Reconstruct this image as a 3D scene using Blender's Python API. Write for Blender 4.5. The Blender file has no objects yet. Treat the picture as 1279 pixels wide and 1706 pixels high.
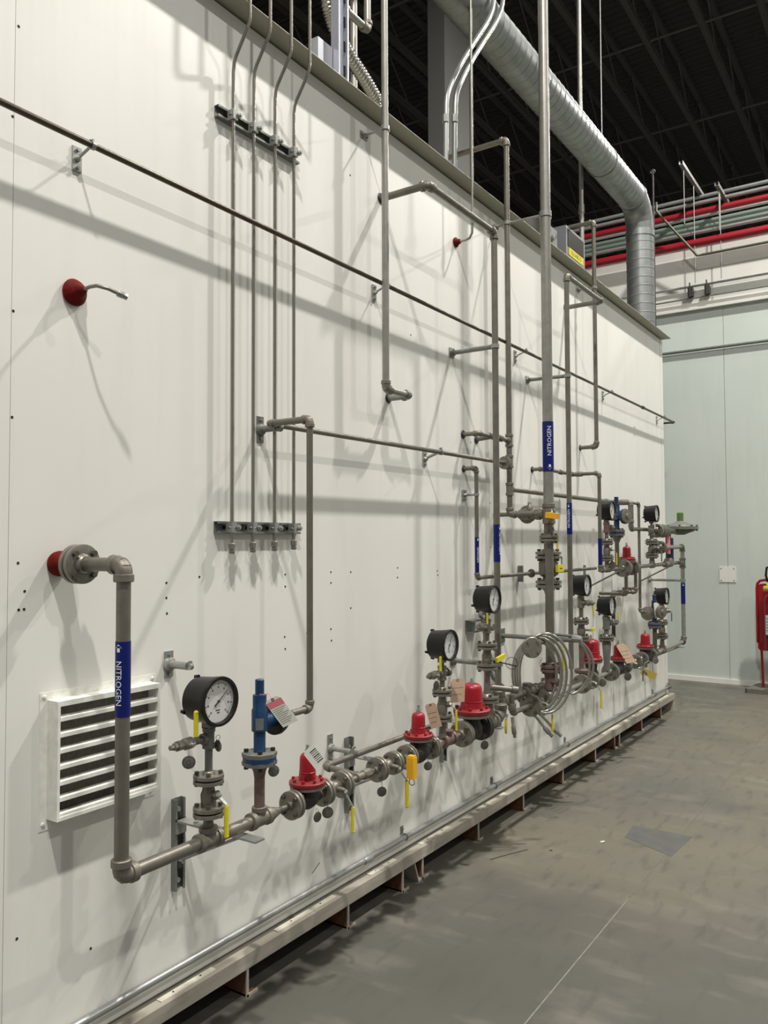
import bpy, bmesh, math, random
from mathutils import Vector as V, Matrix, Quaternion
random.seed(7)
S = bpy.context.scene
COL = S.collection
pi = math.pi

# ------------------------------------------------------------------ camera
CAM = V((2.01, 0.0, 1.55))
F_PX, YAW, PIT, ROL = 1343.43, math.radians(33.8066), math.radians(2.1805), math.radians(-0.2195)
fw = V((-math.sin(YAW) * math.cos(PIT), math.cos(YAW) * math.cos(PIT), math.sin(PIT)))
rt0 = V((math.cos(YAW), math.sin(YAW), 0)); up0 = rt0.cross(fw)
rt = rt0 * math.cos(ROL) + up0 * math.sin(ROL); up = up0 * math.cos(ROL) - rt0 * math.sin(ROL)
cd = bpy.data.cameras.new('camera'); cam = bpy.data.objects.new('camera', cd); COL.objects.link(cam)
cam.matrix_world = Matrix(((rt.x, up.x, -fw.x, CAM.x), (rt.y, up.y, -fw.y, CAM.y), (rt.z, up.z, -fw.z, CAM.z), (0, 0, 0, 1)))
cd.sensor_fit = 'AUTO'; cd.sensor_width = 36.0; cd.lens = F_PX / 1706 * 36; cd.clip_end = 200
S.camera = cam

# ------------------------------------------------------------------ world, lamps, exposure
w = bpy.data.worlds.new('world'); S.world = w; w.use_nodes = True
bg = w.node_tree.nodes['Background']; bg.inputs[0].default_value = (1.0, 0.985, 0.945, 1); bg.inputs[1].default_value = 0.55
def lamp(loc, power, size, col=(1.0, 0.97, 0.91)):
    l = bpy.data.lights.new('high_bay_light', 'AREA'); l.shape = 'DISK'; l.size = size; l.energy = power; l.color = col
    o = bpy.data.objects.new('high_bay_light', l); o.location = loc; COL.objects.link(o)   # area lights shine straight down
# two rows of high-bay lamps hung above the aisle
lamp((2.5, -0.6, 8.9), 1080, 0.26)
lamp((2.5, 6.7, 8.9), 1250, 0.26)
lamp((2.5, 14.0, 8.9), 1080, 0.26)
lamp((7.1, 0.4, 8.9), 430, 0.26)
lamp((7.1, 7.7, 8.9), 430, 0.26)
S.view_settings.view_transform = 'Standard'; S.view_settings.look = 'None'
S.view_settings.gamma = 1.0; S.view_settings.use_curve_mapping = False
S.view_settings.exposure = -0.85

# ------------------------------------------------------------------ measuring helpers (survey of the photograph)
def pj(p):
    d = V(p) - CAM; k = F_PX / d.dot(fw)
    return 639.5 + k * d.dot(rt), 853 - k * d.dot(up)
def at(px, py, x=None, y=None, z=None):          # where a sight line meets the plane x=, y= or z=
    d = rt * ((px - 639.5) / F_PX) - up * ((py - 853) / F_PX) + fw
    t = (x - CAM.x) / d.x if x is not None else (y - CAM.y) / d.y if y is not None else (z - CAM.z) / d.z
    return CAM + d * t
def yp(px, x, z):
    lo, hi = -1., 40.
    for _ in range(50):
        m = (lo + hi) / 2
        if pj((x, m, z))[0] < px: lo = m
        else: hi = m
    return m
def zp(py, x, y):
    lo, hi = -5., 20.
    for _ in range(50):
        m = (lo + hi) / 2
        if pj((x, y, m))[1] > py: lo = m
        else: hi = m
    return m

# ------------------------------------------------------------------ materials
def mat(name, col, rough=0.5, metal=0.0, var=0.0, scale=20.0, bump=0.0, bscale=200.0, spec=0.5, stretch=None):
    m = bpy.data.materials.new(name); m.use_nodes = True; nt = m.node_tree; b = nt.nodes['Principled BSDF']
    b.inputs['Base Color'].default_value = (*col, 1); b.inputs['Roughness'].default_value = rough
    b.inputs['Metallic'].default_value = metal; b.inputs['Specular IOR Level'].default_value = spec
    if var or bump:
        tc = nt.nodes.new('ShaderNodeTexCoord'); mp = nt.nodes.new('ShaderNodeMapping')
        nt.links.new(tc.outputs['Object'], mp.inputs[0])
        if stretch: mp.inputs['Scale'].default_value = stretch
    if var:
        n = nt.nodes.new('ShaderNodeTexNoise'); n.inputs['Scale'].default_value = scale; n.inputs['Detail'].default_value = 5
        r = nt.nodes.new('ShaderNodeValToRGB'); r.color_ramp.elements[0].position = 0.3; r.color_ramp.elements[1].position = 0.7
        r.color_ramp.elements[0].color = (*[c * (1 - var) for c in col], 1); r.color_ramp.elements[1].color = (*[min(1, c * (1 + var)) for c in col], 1)
        nt.links.new(mp.outputs[0], n.inputs['Vector']); nt.links.new(n.outputs[0], r.inputs[0]); nt.links.new(r.outputs[0], b.inputs['Base Color'])
    if bump:
        n2 = nt.nodes.new('ShaderNodeTexNoise'); n2.inputs['Scale'].default_value = bscale; n2.inputs['Detail'].default_value = 3
        bp = nt.nodes.new('ShaderNodeBump'); bp.inputs['Strength'].default_value = bump; bp.inputs['Distance'].default_value = 0.002
        nt.links.new(mp.outputs[0], n2.inputs['Vector']); nt.links.new(n2.outputs[0], bp.inputs['Height']); nt.links.new(bp.outputs[0], b.inputs['Normal'])
    return m
M = {}
M['steel'] = mat('stainless_pipe', (0.175, 0.161, 0.134), 0.42, 0.55, 0.12, 25)
M['steelb'] = mat('bright_pipe', (0.30, 0.29, 0.26), 0.36, 0.6, 0.10, 25)
M['cast'] = mat('cast_fitting', (0.185, 0.168, 0.139), 0.48, 0.5, 0.16, 60, 0.25, 500)
M['flange'] = mat('machined_flange', (0.22, 0.205, 0.172), 0.38, 0.6, 0.12, 40)
M['pinkcast'] = mat('reddish_cast', (0.17, 0.115, 0.10), 0.5, 0.4, 0.15, 50, 0.2, 500)
M['darkcast'] = mat('dark_casting', (0.036, 0.031, 0.027), 0.5, 0.35, 0.3, 50, 0.5, 300)
M['black'] = mat('black_plastic', (0.007, 0.007, 0.0065), 0.36, 0, 0.1, 60, spec=0.32)
M['blackpaint'] = mat('black_paint', (0.03, 0.03, 0.03), 0.45)
M['bronze'] = mat('dark_pipe', (0.070, 0.055, 0.036), 0.38, 0.45, 0.25, 14)
M['tube'] = mat('polished_tube', (0.32, 0.30, 0.26), 0.24, 0.85, 0.08, 30)
M['zinc'] = mat('zinc_plate', (0.31, 0.32, 0.30), 0.38, 0.55, 0.12, 60)
M['strut'] = mat('strut_galvanised', (0.20, 0.21, 0.195), 0.42, 0.55, 0.12, 40)
M['chrome'] = mat('braided_hose', (0.40, 0.385, 0.345), 0.22, 0.85, 0.15, 300)
M['red'] = mat('red_enamel', (0.285, 0.003, 0.012), 0.36, 0, 0.06, 30)
M['redfl'] = mat('red_enamel_flange', (0.235, 0.012, 0.018), 0.45, 0, 0.1, 40)
M['seal'] = mat('red_sealant', (0.115, 0.004, 0.003), 0.7, 0, 0.3, 60, 1.0, 120, spec=0.15)
M['blue'] = mat('blue_enamel', (0.003, 0.034, 0.092), 0.38, 0, 0.08, 30)
M['navy'] = mat('navy_enamel', (0.018, 0.026, 0.075), 0.4)
M['darkblue'] = mat('dark_blue_enamel', (0.006, 0.022, 0.078), 0.4)
M['bluefl'] = mat('blue_gasket_band', (0.004, 0.032, 0.105), 0.45)
M['label'] = mat('blue_label', (0.002, 0.009, 0.115), 0.4, spec=0.3)
M['white'] = mat('white_print', (0.70, 0.72, 0.74), 0.5)
M['yellow'] = mat('yellow_vinyl', (0.60, 0.52, 0.008), 0.45, 0, 0.08, 60)
M['amber'] = mat('amber_lockout', (0.72, 0.38, 0.01), 0.42, 0, 0.06, 40)
M['brass'] = mat('brass_lock', (0.62, 0.47, 0.10), 0.35, 0.5)
M['dial'] = mat('dial_white', (0.62, 0.62, 0.61), 0.5)
M['ink'] = mat('black_ink', (0.02, 0.02, 0.02), 0.6)
M['paper'] = mat('tag_paper', (0.74, 0.75, 0.66), 0.7, 0, 0.04, 40)
M['pink'] = mat('tag_pink', (0.72, 0.20, 0.24), 0.7)
M['tan'] = mat('tag_tan', (0.58, 0.42, 0.30), 0.75, 0, 0.08, 40)
M['greypaint'] = mat('grey_primer', (0.14, 0.145, 0.128), 0.5, 0.1, 0.08, 30)
M['olive'] = mat('olive_paint', (0.075, 0.085, 0.052), 0.45, 0.2, 0.1, 40)
M['green'] = mat('green_cap', (0.075, 0.15, 0.03), 0.5, 0, 0.1, 30)
M['boltdark'] = mat('bolt_steel', (0.105, 0.095, 0.08), 0.42, 0.5)
M['nameplate'] = mat('nameplate', (0.22, 0.24, 0.24), 0.4, 0.6, 0.15, 200)
M['disc'] = mat('stamped_disc', (0.17, 0.16, 0.14), 0.42, 0.55, 0.25, 150)
M['louver'] = mat('louver_paint', (0.72, 0.715, 0.66), 0.5, 0, 0.10, 35)
M['louverback'] = mat('louver_backing', (0.155, 0.14, 0.118), 0.8, 0, 0.2, 90)
M['trimgrey'] = mat('soffit_paint', (0.37, 0.36, 0.285), 0.55, 0, 0.05, 6)
M['rust'] = mat('rusty_beam', (0.13, 0.055, 0.025), 0.75, 0.1, 0.4, 18)
M['beamedge'] = mat('beam_edge_paint', (0.40, 0.365, 0.31), 0.55, 0, 0.2, 15)
M['beam'] = mat('scuffed_beam_paint', (0.34, 0.315, 0.262), 0.5, 0.05, 0.22, 6, stretch=(4, .6, 4))
M['tape'] = mat('tape_strip', (0.56, 0.535, 0.44), 0.55, 0, 0.12, 30)
M['galv'] = mat('galvanised_duct', (0.24, 0.255, 0.25), 0.42, 0.6, 0.14, 9)
M['redpipe'] = mat('red_sprinkler_pipe', (0.26, 0.004, 0.012), 0.4)
M['conduit'] = mat('conduit_emt', (0.32, 0.33, 0.32), 0.36, 0.6, 0.08, 20)
M['greenpipe'] = mat('greenish_conduit', (0.16, 0.20, 0.17), 0.45, 0.3)
M['joist'] = mat('joist_steel', (0.11, 0.11, 0.10), 0.6, 0.2)
M['column'] = mat('column_grey', (0.15, 0.15, 0.14), 0.6)
M['panelgrey'] = mat('enclosure_grey', (0.20, 0.21, 0.22), 0.5, 0.1)
M['rubber'] = mat('rubber_base', (0.13, 0.12, 0.10), 0.7, 0, 0.15, 30)
M['hole'] = mat('hole_dark', (0.012, 0.011, 0.010), 0.9)
M['lavender'] = mat('aluminium_channel', (0.46, 0.47, 0.52), 0.35, 0.5, 0.06, 10)
M['scrap'] = mat('scrap_paper', (0.78, 0.77, 0.72), 0.8)
M['caulk'] = mat('caulk_seam', (0.62, 0.60, 0.55), 0.7)
M['jointfill'] = mat('joint_filler', (0.20, 0.19, 0.16), 0.7, 0, 0.2, 30)
M['lightblock'] = mat('light_block_dark', (0.03, 0.03, 0.03), 0.8)  # near-black colour for the added light-blocking walls

def wall_mat(name, col, ribs, col2, rough=0.42):
    m = bpy.data.materials.new(name); m.use_nodes = True; nt = m.node_tree; b = nt.nodes['Principled BSDF']
    b.inputs['Roughness'].default_value = rough
    tc = nt.nodes.new('ShaderNodeTexCoord'); n = nt.nodes.new('ShaderNodeTexNoise'); n.inputs['Scale'].default_value = 1.3; n.inputs['Detail'].default_value = 6
    nt.links.new(tc.outputs['Object'], n.inputs['Vector'])
    r = nt.nodes.new('ShaderNodeValToRGB'); r.color_ramp.elements[0].position = 0.35; r.color_ramp.elements[1].position = 0.68
    r.color_ramp.elements[0].color = (*col2, 1); r.color_ramp.elements[1].color = (*col, 1)
    nt.links.new(n.outputs[0], r.inputs[0])
    mp = nt.nodes.new('ShaderNodeMapping'); mp.inputs['Scale'].default_value = (5, 5, .7); nt.links.new(tc.outputs['Object'], mp.inputs[0])
    ns = nt.nodes.new('ShaderNodeTexNoise'); ns.inputs['Scale'].default_value = 1.6; ns.inputs['Detail'].default_value = 7; nt.links.new(mp.outputs[0], ns.inputs['Vector'])
    rs = nt.nodes.new('ShaderNodeMapRange'); rs.inputs[1].default_value = 0.52; rs.inputs[2].default_value = 0.85; rs.inputs[4].default_value = 0.30; nt.links.new(ns.outputs[0], rs.inputs[0])
    mx = nt.nodes.new('ShaderNodeMix'); mx.data_type = 'RGBA'; mx.inputs[7].default_value = (col[0] * .70, col[1] * .68, col[2] * .64, 1)
    nt.links.new(rs.outputs[0], mx.inputs[0]); nt.links.new(r.outputs[0], mx.inputs[6]); nt.links.new(mx.outputs[2], b.inputs['Base Color'])
    wv = nt.nodes.new('ShaderNodeTexWave'); wv.bands_direction = ribs; wv.inputs['Scale'].default_value = 9.0; wv.inputs['Distortion'].default_value = 0.4
    n2 = nt.nodes.new('ShaderNodeTexNoise'); n2.inputs['Scale'].default_value = 3.0
    ad = nt.nodes.new('ShaderNodeMath'); ad.operation = 'MULTIPLY_ADD'; ad.inputs[1].default_value = 3.0
    nt.links.new(tc.outputs['Object'], wv.inputs['Vector']); nt.links.new(tc.outputs['Object'], n2.inputs['Vector'])
    nt.links.new(n2.outputs[0], ad.inputs[0]); nt.links.new(wv.outputs['Fac'], ad.inputs[2])
    bp = nt.nodes.new('ShaderNodeBump'); bp.inputs['Strength'].default_value = 0.045; bp.inputs['Distance'].default_value = 0.002
    nt.links.new(ad.outputs[0], bp.inputs['Height']); nt.links.new(bp.outputs[0], b.inputs['Normal'])
    return m
M['wall'] = wall_mat('white_panel', (0.73, 0.722, 0.675), 'Y', (0.695, 0.685, 0.64))
M['wallback'] = wall_mat('cold_panel', (0.53, 0.585, 0.54), 'X', (0.50, 0.555, 0.51))
M['wallup'] = mat('upper_wall', (0.58, 0.57, 0.53), 0.6, 0, 0.05, 3)

def floor_mat():
    m = bpy.data.materials.new('concrete_floor'); m.use_nodes = True; nt = m.node_tree; b = nt.nodes['Principled BSDF']; L = nt.links.new
    tc = nt.nodes.new('ShaderNodeTexCoord')
    def noise(s, d, st=None):
        n = nt.nodes.new('ShaderNodeTexNoise'); n.inputs['Scale'].default_value = s; n.inputs['Detail'].default_value = d
        mp = nt.nodes.new('ShaderNodeMapping'); L(tc.outputs['Object'], mp.inputs[0]); L(mp.outputs[0], n.inputs['Vector'])
        if st: mp.inputs['Scale'].default_value = st
        return n
    def mix(a, bb, f):
        x = nt.nodes.new('ShaderNodeMix'); x.data_type = 'RGBA'
        for i, val in ((6, a), (7, bb)):
            if isinstance(val, tuple): x.inputs[i].default_value = (*val, 1)
            else: L(val, x.inputs[i])
        L(f, x.inputs[0]); return x.outputs[2]
    def ramp(o, p0, p1):
        r = nt.nodes.new('ShaderNodeValToRGB'); r.color_ramp.elements[0].position = p0; r.color_ramp.elements[1].position = p1; L(o, r.inputs[0]); return r.outputs[0]
    big = ramp(noise(0.55, 6).outputs[0], 0.42, 0.62)
    c = mix((0.150, 0.137, 0.102), (0.112, 0.108, 0.094), big)
    # darker grey tone towards the camera side, tan concrete beyond
    sx = nt.nodes.new('ShaderNodeSeparateXYZ'); L(tc.outputs['Object'], sx.inputs[0])
    ml = nt.nodes.new('ShaderNodeMath'); ml.operation = 'MULTIPLY_ADD'; ml.inputs[1].default_value = 2.2; L(noise(1.1, 7).outputs[0], ml.inputs[0])
    ad = nt.nodes.new('ShaderNodeMath'); ad.operation = 'MULTIPLY_ADD'; ad.inputs[1].default_value = -0.55; L(sx.outputs[0], ad.inputs[0]); L(sx.outputs[1], ad.inputs[2]); L(ad.outputs[0], ml.inputs[2])
    mr = nt.nodes.new('ShaderNodeMapRange'); mr.inputs[1].default_value = 3.3; mr.inputs[2].default_value = 4.7; mr.inputs[3].default_value = 1.0; mr.inputs[4].default_value = 0.0; mr.interpolation_type = 'SMOOTHSTEP'; L(ml.outputs[0], mr.inputs[0])
    c = mix(c, (0.083, 0.080, 0.068), mr.outputs[0])
    c = mix(c, (0.075, 0.072, 0.064), ramp(noise(1.7, 9).outputs[0], 0.52, 0.80))
    c = mix(c, (0.19, 0.176, 0.143), ramp(noise(2.3, 9, (1.0, 2.4, 1)).outputs[0], 0.54, 0.84))
    c = mix(c, (0.07, 0.066, 0.056), ramp(noise(9, 9, (2.2, .6, 1)).outputs[0], 0.54, 0.85))
    L(c, b.inputs['Base Color'])
    rr = nt.nodes.new('ShaderNodeMapRange'); rr.inputs[3].default_value = 0.36; rr.inputs[4].default_value = 0.62; L(noise(3, 6).outputs[0], rr.inputs[0]); L(rr.outputs[0], b.inputs['Roughness'])
    bp = nt.nodes.new('ShaderNodeBump'); bp.inputs['Strength'].default_value = 0.12; bp.inputs['Distance'].default_value = 0.004
    L(noise(40, 6).outputs[0], bp.inputs['Height']); L(bp.outputs[0], b.inputs['Normal'])
    return m
M['floor'] = floor_mat()
def lens_mat():
    m = bpy.data.materials.new('gauge_lens'); m.use_nodes = True; nt = m.node_tree; nt.nodes.remove(nt.nodes['Principled BSDF'])
    t = nt.nodes.new('ShaderNodeBsdfTransparent'); g = nt.nodes.new('ShaderNodeBsdfGlossy'); g.inputs['Roughness'].default_value = 0.06
    f = nt.nodes.new('ShaderNodeMixShader'); f.inputs[0].default_value = 0.05
    nt.links.new(t.outputs[0], f.inputs[1]); nt.links.new(g.outputs[0], f.inputs[2]); nt.links.new(f.outputs[0], nt.nodes['Material Output'].inputs[0]); return m
M['lens'] = lens_mat()

# ------------------------------------------------------------------ mesh building
ORG = {}
def basis(d):
    d = V(d).normalized(); a = V((0, 0, 1)) if abs(d.z) < 0.9 else V((1, 0, 0))
    u = a.cross(d).normalized(); return u, d.cross(u), d
X, Y, Z = V((1, 0, 0)), V((0, 1, 0)), V((0, 0, 1))
class MB:
    def __init__(s): s.v = []; s.f = []
    def lathe(s, o, d, prof, n=18):
        u, q, d = basis(d); o = V(o); b0 = len(s.v); k = len(prof)
        for t, r in prof:
            for i in range(n):
                a = 2 * pi * i / n; s.v.append(o + d * t + u * (r * math.cos(a)) + q * (r * math.sin(a)))
        for j in range(k - 1):
            for i in range(n):
                i2 = (i + 1) % n; s.f.append((b0 + j * n + i, b0 + j * n + i2, b0 + (j + 1) * n + i2, b0 + (j + 1) * n + i))
        if prof[0][1] > 1e-6: s.f.append(tuple(b0 + i for i in range(n))[::-1])
        if prof[-1][1] > 1e-6: s.f.append(tuple(b0 + (k - 1) * n + i for i in range(n)))
        return s
    def cyl(s, a, b, r, r2=None, n=14):
        a, b = V(a), V(b); return s.lathe(a, b - a, [(0, r), ((b - a).length, r if r2 is None else r2)], n)
    def sweep(s, pts, r, n=10, closed=False):
        pts = [V(p) for p in pts]; b0 = len(s.v); k = len(pts); pu = None
        for j, p in enumerate(pts):
            t = ((pts[(j + 1) % k] - pts[j - 1]) if closed else (pts[min(j + 1, k - 1)] - pts[max(j - 1, 0)])).normalized()
            if pu is None: pu = basis(t)[0]
            pu = (pu - t * pu.dot(t)).normalized(); q = t.cross(pu); rr = r[j] if isinstance(r, (list, tuple)) else r
            for i in range(n):
                a = 2 * pi * i / n; s.v.append(p + pu * (rr * math.cos(a)) + q * (rr * math.sin(a)))
        for j in range(k if closed else k - 1):
            for i in range(n):
                i2 = (i + 1) % n; j2 = (j + 1) % k; s.f.append((b0 + j * n + i, b0 + j * n + i2, b0 + j2 * n + i2, b0 + j2 * n + i))
        if not closed:
            s.f.append(tuple(b0 + i for i in range(n))[::-1]); s.f.append(tuple(b0 + (k - 1) * n + i for i in range(n)))
        return s
    def box(s, c, size, R=None):
        c = V(c); b0 = len(s.v); hx, hy, hz = (q / 2 for q in size)
        for dx, dy, dz in ((-1, -1, -1), (1, -1, -1), (1, 1, -1), (-1, 1, -1), (-1, -1, 1), (1, -1, 1), (1, 1, 1), (-1, 1, 1)):
            p = V((dx * hx, dy * hy, dz * hz)); s.v.append(c + (R @ p if R else p))
        for f in ((0, 3, 2, 1), (4, 5, 6, 7), (0, 1, 5, 4), (1, 2, 6, 5), (2, 3, 7, 6), (3, 0, 4, 7)): s.f.append(tuple(b0 + i for i in f))
        return s
    def span(s, a, b): a, b = V(a), V(b); return s.box((a + b) / 2, tuple(abs(q) for q in (b - a)))
    def prism(s, poly, o, ux, uy, dep):
        o, ux, uy, dep = V(o), V(ux), V(uy), V(dep); b0 = len(s.v); n = len(poly)
        for e in (V((0, 0, 0)), dep):
            for x, y in poly: s.v.append(o + ux * x + uy * y + e)
        s.f.append(tuple(b0 + i for i in range(n))[::-1]); s.f.append(tuple(b0 + n + i for i in range(n)))
        for i in range(n): j = (i + 1) % n; s.f.append((b0 + i, b0 + j, b0 + n + j, b0 + n + i))
        return s
    def torus(s, c, d, R, r, n=20, m=8):
        u, q, d = basis(d); c = V(c)
        return s.sweep([c + u * (R * math.cos(2 * pi * i / n)) + q * (R * math.sin(2 * pi * i / n)) for i in range(n)], r, m, True)
    def mesh(s, name, m, off=V((0, 0, 0)), ang=38):
        me = bpy.data.meshes.new(name); me.from_pydata([tuple(p - off) for p in s.v], [], s.f)
        bm = bmesh.new(); bm.from_mesh(me); bmesh.ops.recalc_face_normals(bm, faces=bm.faces[:]); bm.to_mesh(me); bm.free()
        me.polygons.foreach_set('use_smooth', [True] * len(me.polygons)); me.set_sharp_from_angle(angle=math.radians(ang))
        me.materials.append(M[m]); return me
    def build(s, name, m, parent=None, label=None, origin=None):
        if parent is not None: off = ORG[parent.name]
        else:
            if origin is None:
                lo = V([min(p[i] for p in s.v) for i in range(3)]); hi = V([max(p[i] for p in s.v) for i in range(3)])
                origin = V(((lo.x + hi.x) / 2, (lo.y + hi.y) / 2, lo.z))
            off = V(origin)
        o = bpy.data.objects.new(name, s.mesh(name, m, off)); COL.objects.link(o)
        if parent is not None: o.parent = parent
        else: o.location = off
        ORG[o.name] = off
        if label: o['label'] = label
        return o
def tag(o, label, cat, group=None):
    o['label'] = label; o['category'] = cat
    if group: o['group'] = group
    return o
def T(name, label, cat, loc, group=None):
    o = bpy.data.objects.new(name, None); o.location = loc; o.empty_display_size = 0.05; COL.objects.link(o); ORG[o.name] = V(loc)
    return tag(o, label, cat, group)
def struct(o): o['kind'] = 'structure'; return o
SH = {}
def inst(name, key, make, m, loc, d, parent):           # alike piece sharing mesh data, its own object
    if key not in SH: SH[key] = make().mesh(name, m)
    o = bpy.data.objects.new(name, SH[key]); COL.objects.link(o); o.parent = parent; o.location = V(loc) - ORG[parent.name]
    o.rotation_mode = 'QUATERNION'; o.rotation_quaternion = V((0, 0, 1)).rotation_difference(V(d).normalized()); return o
def bolt(loc, d, ln, r, parent, m='flange'):
    return inst('bolt', ('bolt', round(ln, 4), round(r, 4), m), lambda: MB().cyl((0, 0, -ln / 2), (0, 0, ln / 2), r * .55, n=8).lathe((0, 0, ln / 2 - r), Z, [(0, r), (r * 1.1, r)], 6).lathe((0, 0, -ln / 2 + r * .1), Z, [(0, r), (r * 1.1, r)], 6), m, loc, d, parent)

# ------------------------------------------------------------------ pipe fittings
def pipe(t, a, b, r, m='steel', name='pipe'): return MB().cyl(a, b, r, n=18).build(name, m, t)
def arc_pts(o, d1, d2, L, k=8):
    o, d1, d2 = V(o), V(d1).normalized(), V(d2).normalized(); pts = [o + d1 * L]
    R = L * 0.62; c = o + (d1 + d2) * R
    for i in range(k + 1):
        a = pi / 2 * i / k; pts.append(c - d2 * (R * math.cos(a)) - d1 * (R * math.sin(a)))
    pts.append(o + d2 * L); return pts
def elbow(t, o, d1, d2, r, m='cast', L=None):
    L = L or 2.3 * r; o = V(o); d1 = V(d1); d2 = V(d2); b = MB()
    b.sweep(arc_pts(o, d1, d2, L * .8), r * 1.22, 16)
    for d in (d1, d2): b.lathe(o + d.normalized() * (L * .55), d, [(0, r * 1.2), (L * .06, r * 1.42), (L * .45, r * 1.42), (L * .5, r * 1.3)], 18)
    return b.build('elbow', m, t)
def tee(t, o, run, br, r, rb=None, m='cast', name='tee'):
    rb = rb or r; o = V(o); run = V(run).normalized(); br = V(br).normalized(); b = MB(); L = 2.2 * r
    b.cyl(o - run * L, o + run * L, r * 1.25, n=18)
    for s in (1, -1): b.lathe(o + run * (s * L * .6), run * s, [(0, r * 1.25), (L * .05, r * 1.45), (L * .42, r * 1.45), (L * .46, r * 1.32)], 18)
    Lb = max(2.0 * rb, 1.9 * r)
    b.cyl(o, o + br * Lb, rb * 1.25, n=18); b.lathe(o + br * (Lb * .62), br, [(0, rb * 1.25), (Lb * .05, rb * 1.45), (Lb * .42, rb * 1.45), (Lb * .46, rb * 1.3)], 18)
    return b.build(name, m, t)
def run(t, pts, r, m='steel', fm='cast'):
    pts = [V(p) for p in pts]
    for a, b in zip(pts, pts[1:]): pipe(t, a, b, r, m)
    for a, o, b in zip(pts, pts[1:], pts[2:]): elbow(t, o, a - o, b - o, r, fm)
def collar(t, o, d, r, L, m='cast', name='coupling', n=18):
    o = V(o); d = V(d).normalized(); return MB().lathe(o - d * (L / 2), d, [(0, r * .93), (L * .1, r), (L * .9, r), (L, r * .93)], n).build(name, m, t)
def flanges(t, o, d, R, rp, th=None, gap=0.006, m='flange', nb=4, only=None, bolts=True, gm='black'):
    o = V(o); d = V(d).normalized(); th = th or R * .22; u, q, _ = basis(d)
    for s in ((1, -1) if only is None else (only,)):
        MB().lathe(o + d * (s * gap / 2), d * s, [(0, R * .97), (th * .06, R), (th * .94, R), (th, R * .96), (th, rp * 1.55), (th * 1.7, rp * 1.3), (th * 1.9, rp * 1.15)], 28).build('flange', m, t)
    MB().cyl(o - d * (gap / 2), o + d * (gap / 2), R * .86, n=24).build('gasket', gm, t)
    if bolts:
        for i in range(nb):
            a = 2 * pi * (i + .5) / nb; bolt(o + u * (R * .76 * math.cos(a)) + q * (R * .76 * math.sin(a)), d, th * 2 + gap + R * .38, R * .155, t, 'boltdark')
def clamp(t, o, d, r, m='zinc'):
    o = V(o); d = V(d).normalized(); u, q, _ = basis(d)
    MB().lathe(o - d * (r * .55), d, [(0, r * 1.05), (0, r * 1.22), (r * 1.1, r * 1.22), (r * 1.1, r * 1.05)], 18).build('clamp_ring', m, t)
    return t
def wall_bracket(label, y, z, xt, r, axis, plate=(0.034, 0.066), rod=0.006, mt='zinc', rodm=None, group=None, horiz=False, ringoff=V((0, 0, 0))):
    t = T('pipe_bracket', label, 'bracket', (0, y, z), group)
    pw, ph = plate
    if horiz: pw, ph = ph, pw
    MB().span((0.0, y - pw / 2, z - ph / 2), (0.005, y + pw / 2, z + ph / 2)).build('wall_plate', mt, t)
    for s in (-1, 1):
        off = V((0, s * pw * .36, 0)) if horiz else V((0, 0, s * ph * .36))
        bolt(V((0.006, y, z)) + off, X, 0.014, 0.0055, t, 'zinc')
    tip = V((xt, y, z)); tip2 = tip + ringoff; ax = V(axis)
    b = MB(); b.cyl((0.004, y, z), tip2 - X * r, rod, n=12); b.lathe((0.004, y, z), X, [(0, rod * 1.9), (0.012, rod * 1.6), (0.016, rod)], 14); b.build('standoff_rod', rodm or mt, t)
    rb = MB().lathe(tip2 - ax * (r * .6), ax, [(0, r * 1.02), (0, r * 1.28), (r * 1.2, r * 1.28), (r * 1.2, r * 1.02)], 20).build('clamp_ring', mt, t)
    e = (Z if abs(ax.z) < .5 else Y); MB().box(tip2 + e * (r * 1.45), (r * .9, r * .7, r * .9)).cyl(tip2 + e * (r * 1.45) - ax * r, tip2 + e * (r * 1.45) + ax * r, r * .25, n=8).build('clamp_ear', mt, t)
    return t

# ------------------------------------------------------------------ lettering
TXT = {}
def text2d(s, size, cuts=7):
    if (s, size) in TXT: return TXT[(s, size)]
    cu = bpy.data.curves.new('lettering', 'FONT'); cu.body = s; cu.size = size; cu.align_x = 'CENTER'; cu.align_y = 'CENTER'; cu.resolution_u = 2
    ob = bpy.data.objects.new('lettering', cu); COL.objects.link(ob); bpy.context.view_layer.update()
    me = bpy.data.meshes.new_from_object(ob.evaluated_get(bpy.context.evaluated_depsgraph_get()))
    bm = bmesh.new(); bm.from_mesh(me); bmesh.ops.triangulate(bm, faces=bm.faces[:])
    for i in range(-cuts, cuts + 1):
        bmesh.ops.bisect_plane(bm, geom=bm.verts[:] + bm.edges[:] + bm.faces[:], plane_co=(0, i * size * .45 / cuts, 0), plane_no=(0, 1, 0))
    bm.verts.index_update(); r = ([(v.co.x, v.co.y) for v in bm.verts], [tuple(v.index for v in f.verts) for f in bm.faces])
    bm.free(); bpy.data.objects.remove(ob); bpy.data.meshes.remove(me); bpy.data.curves.remove(cu); TXT[(s, size)] = r; return r
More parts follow.
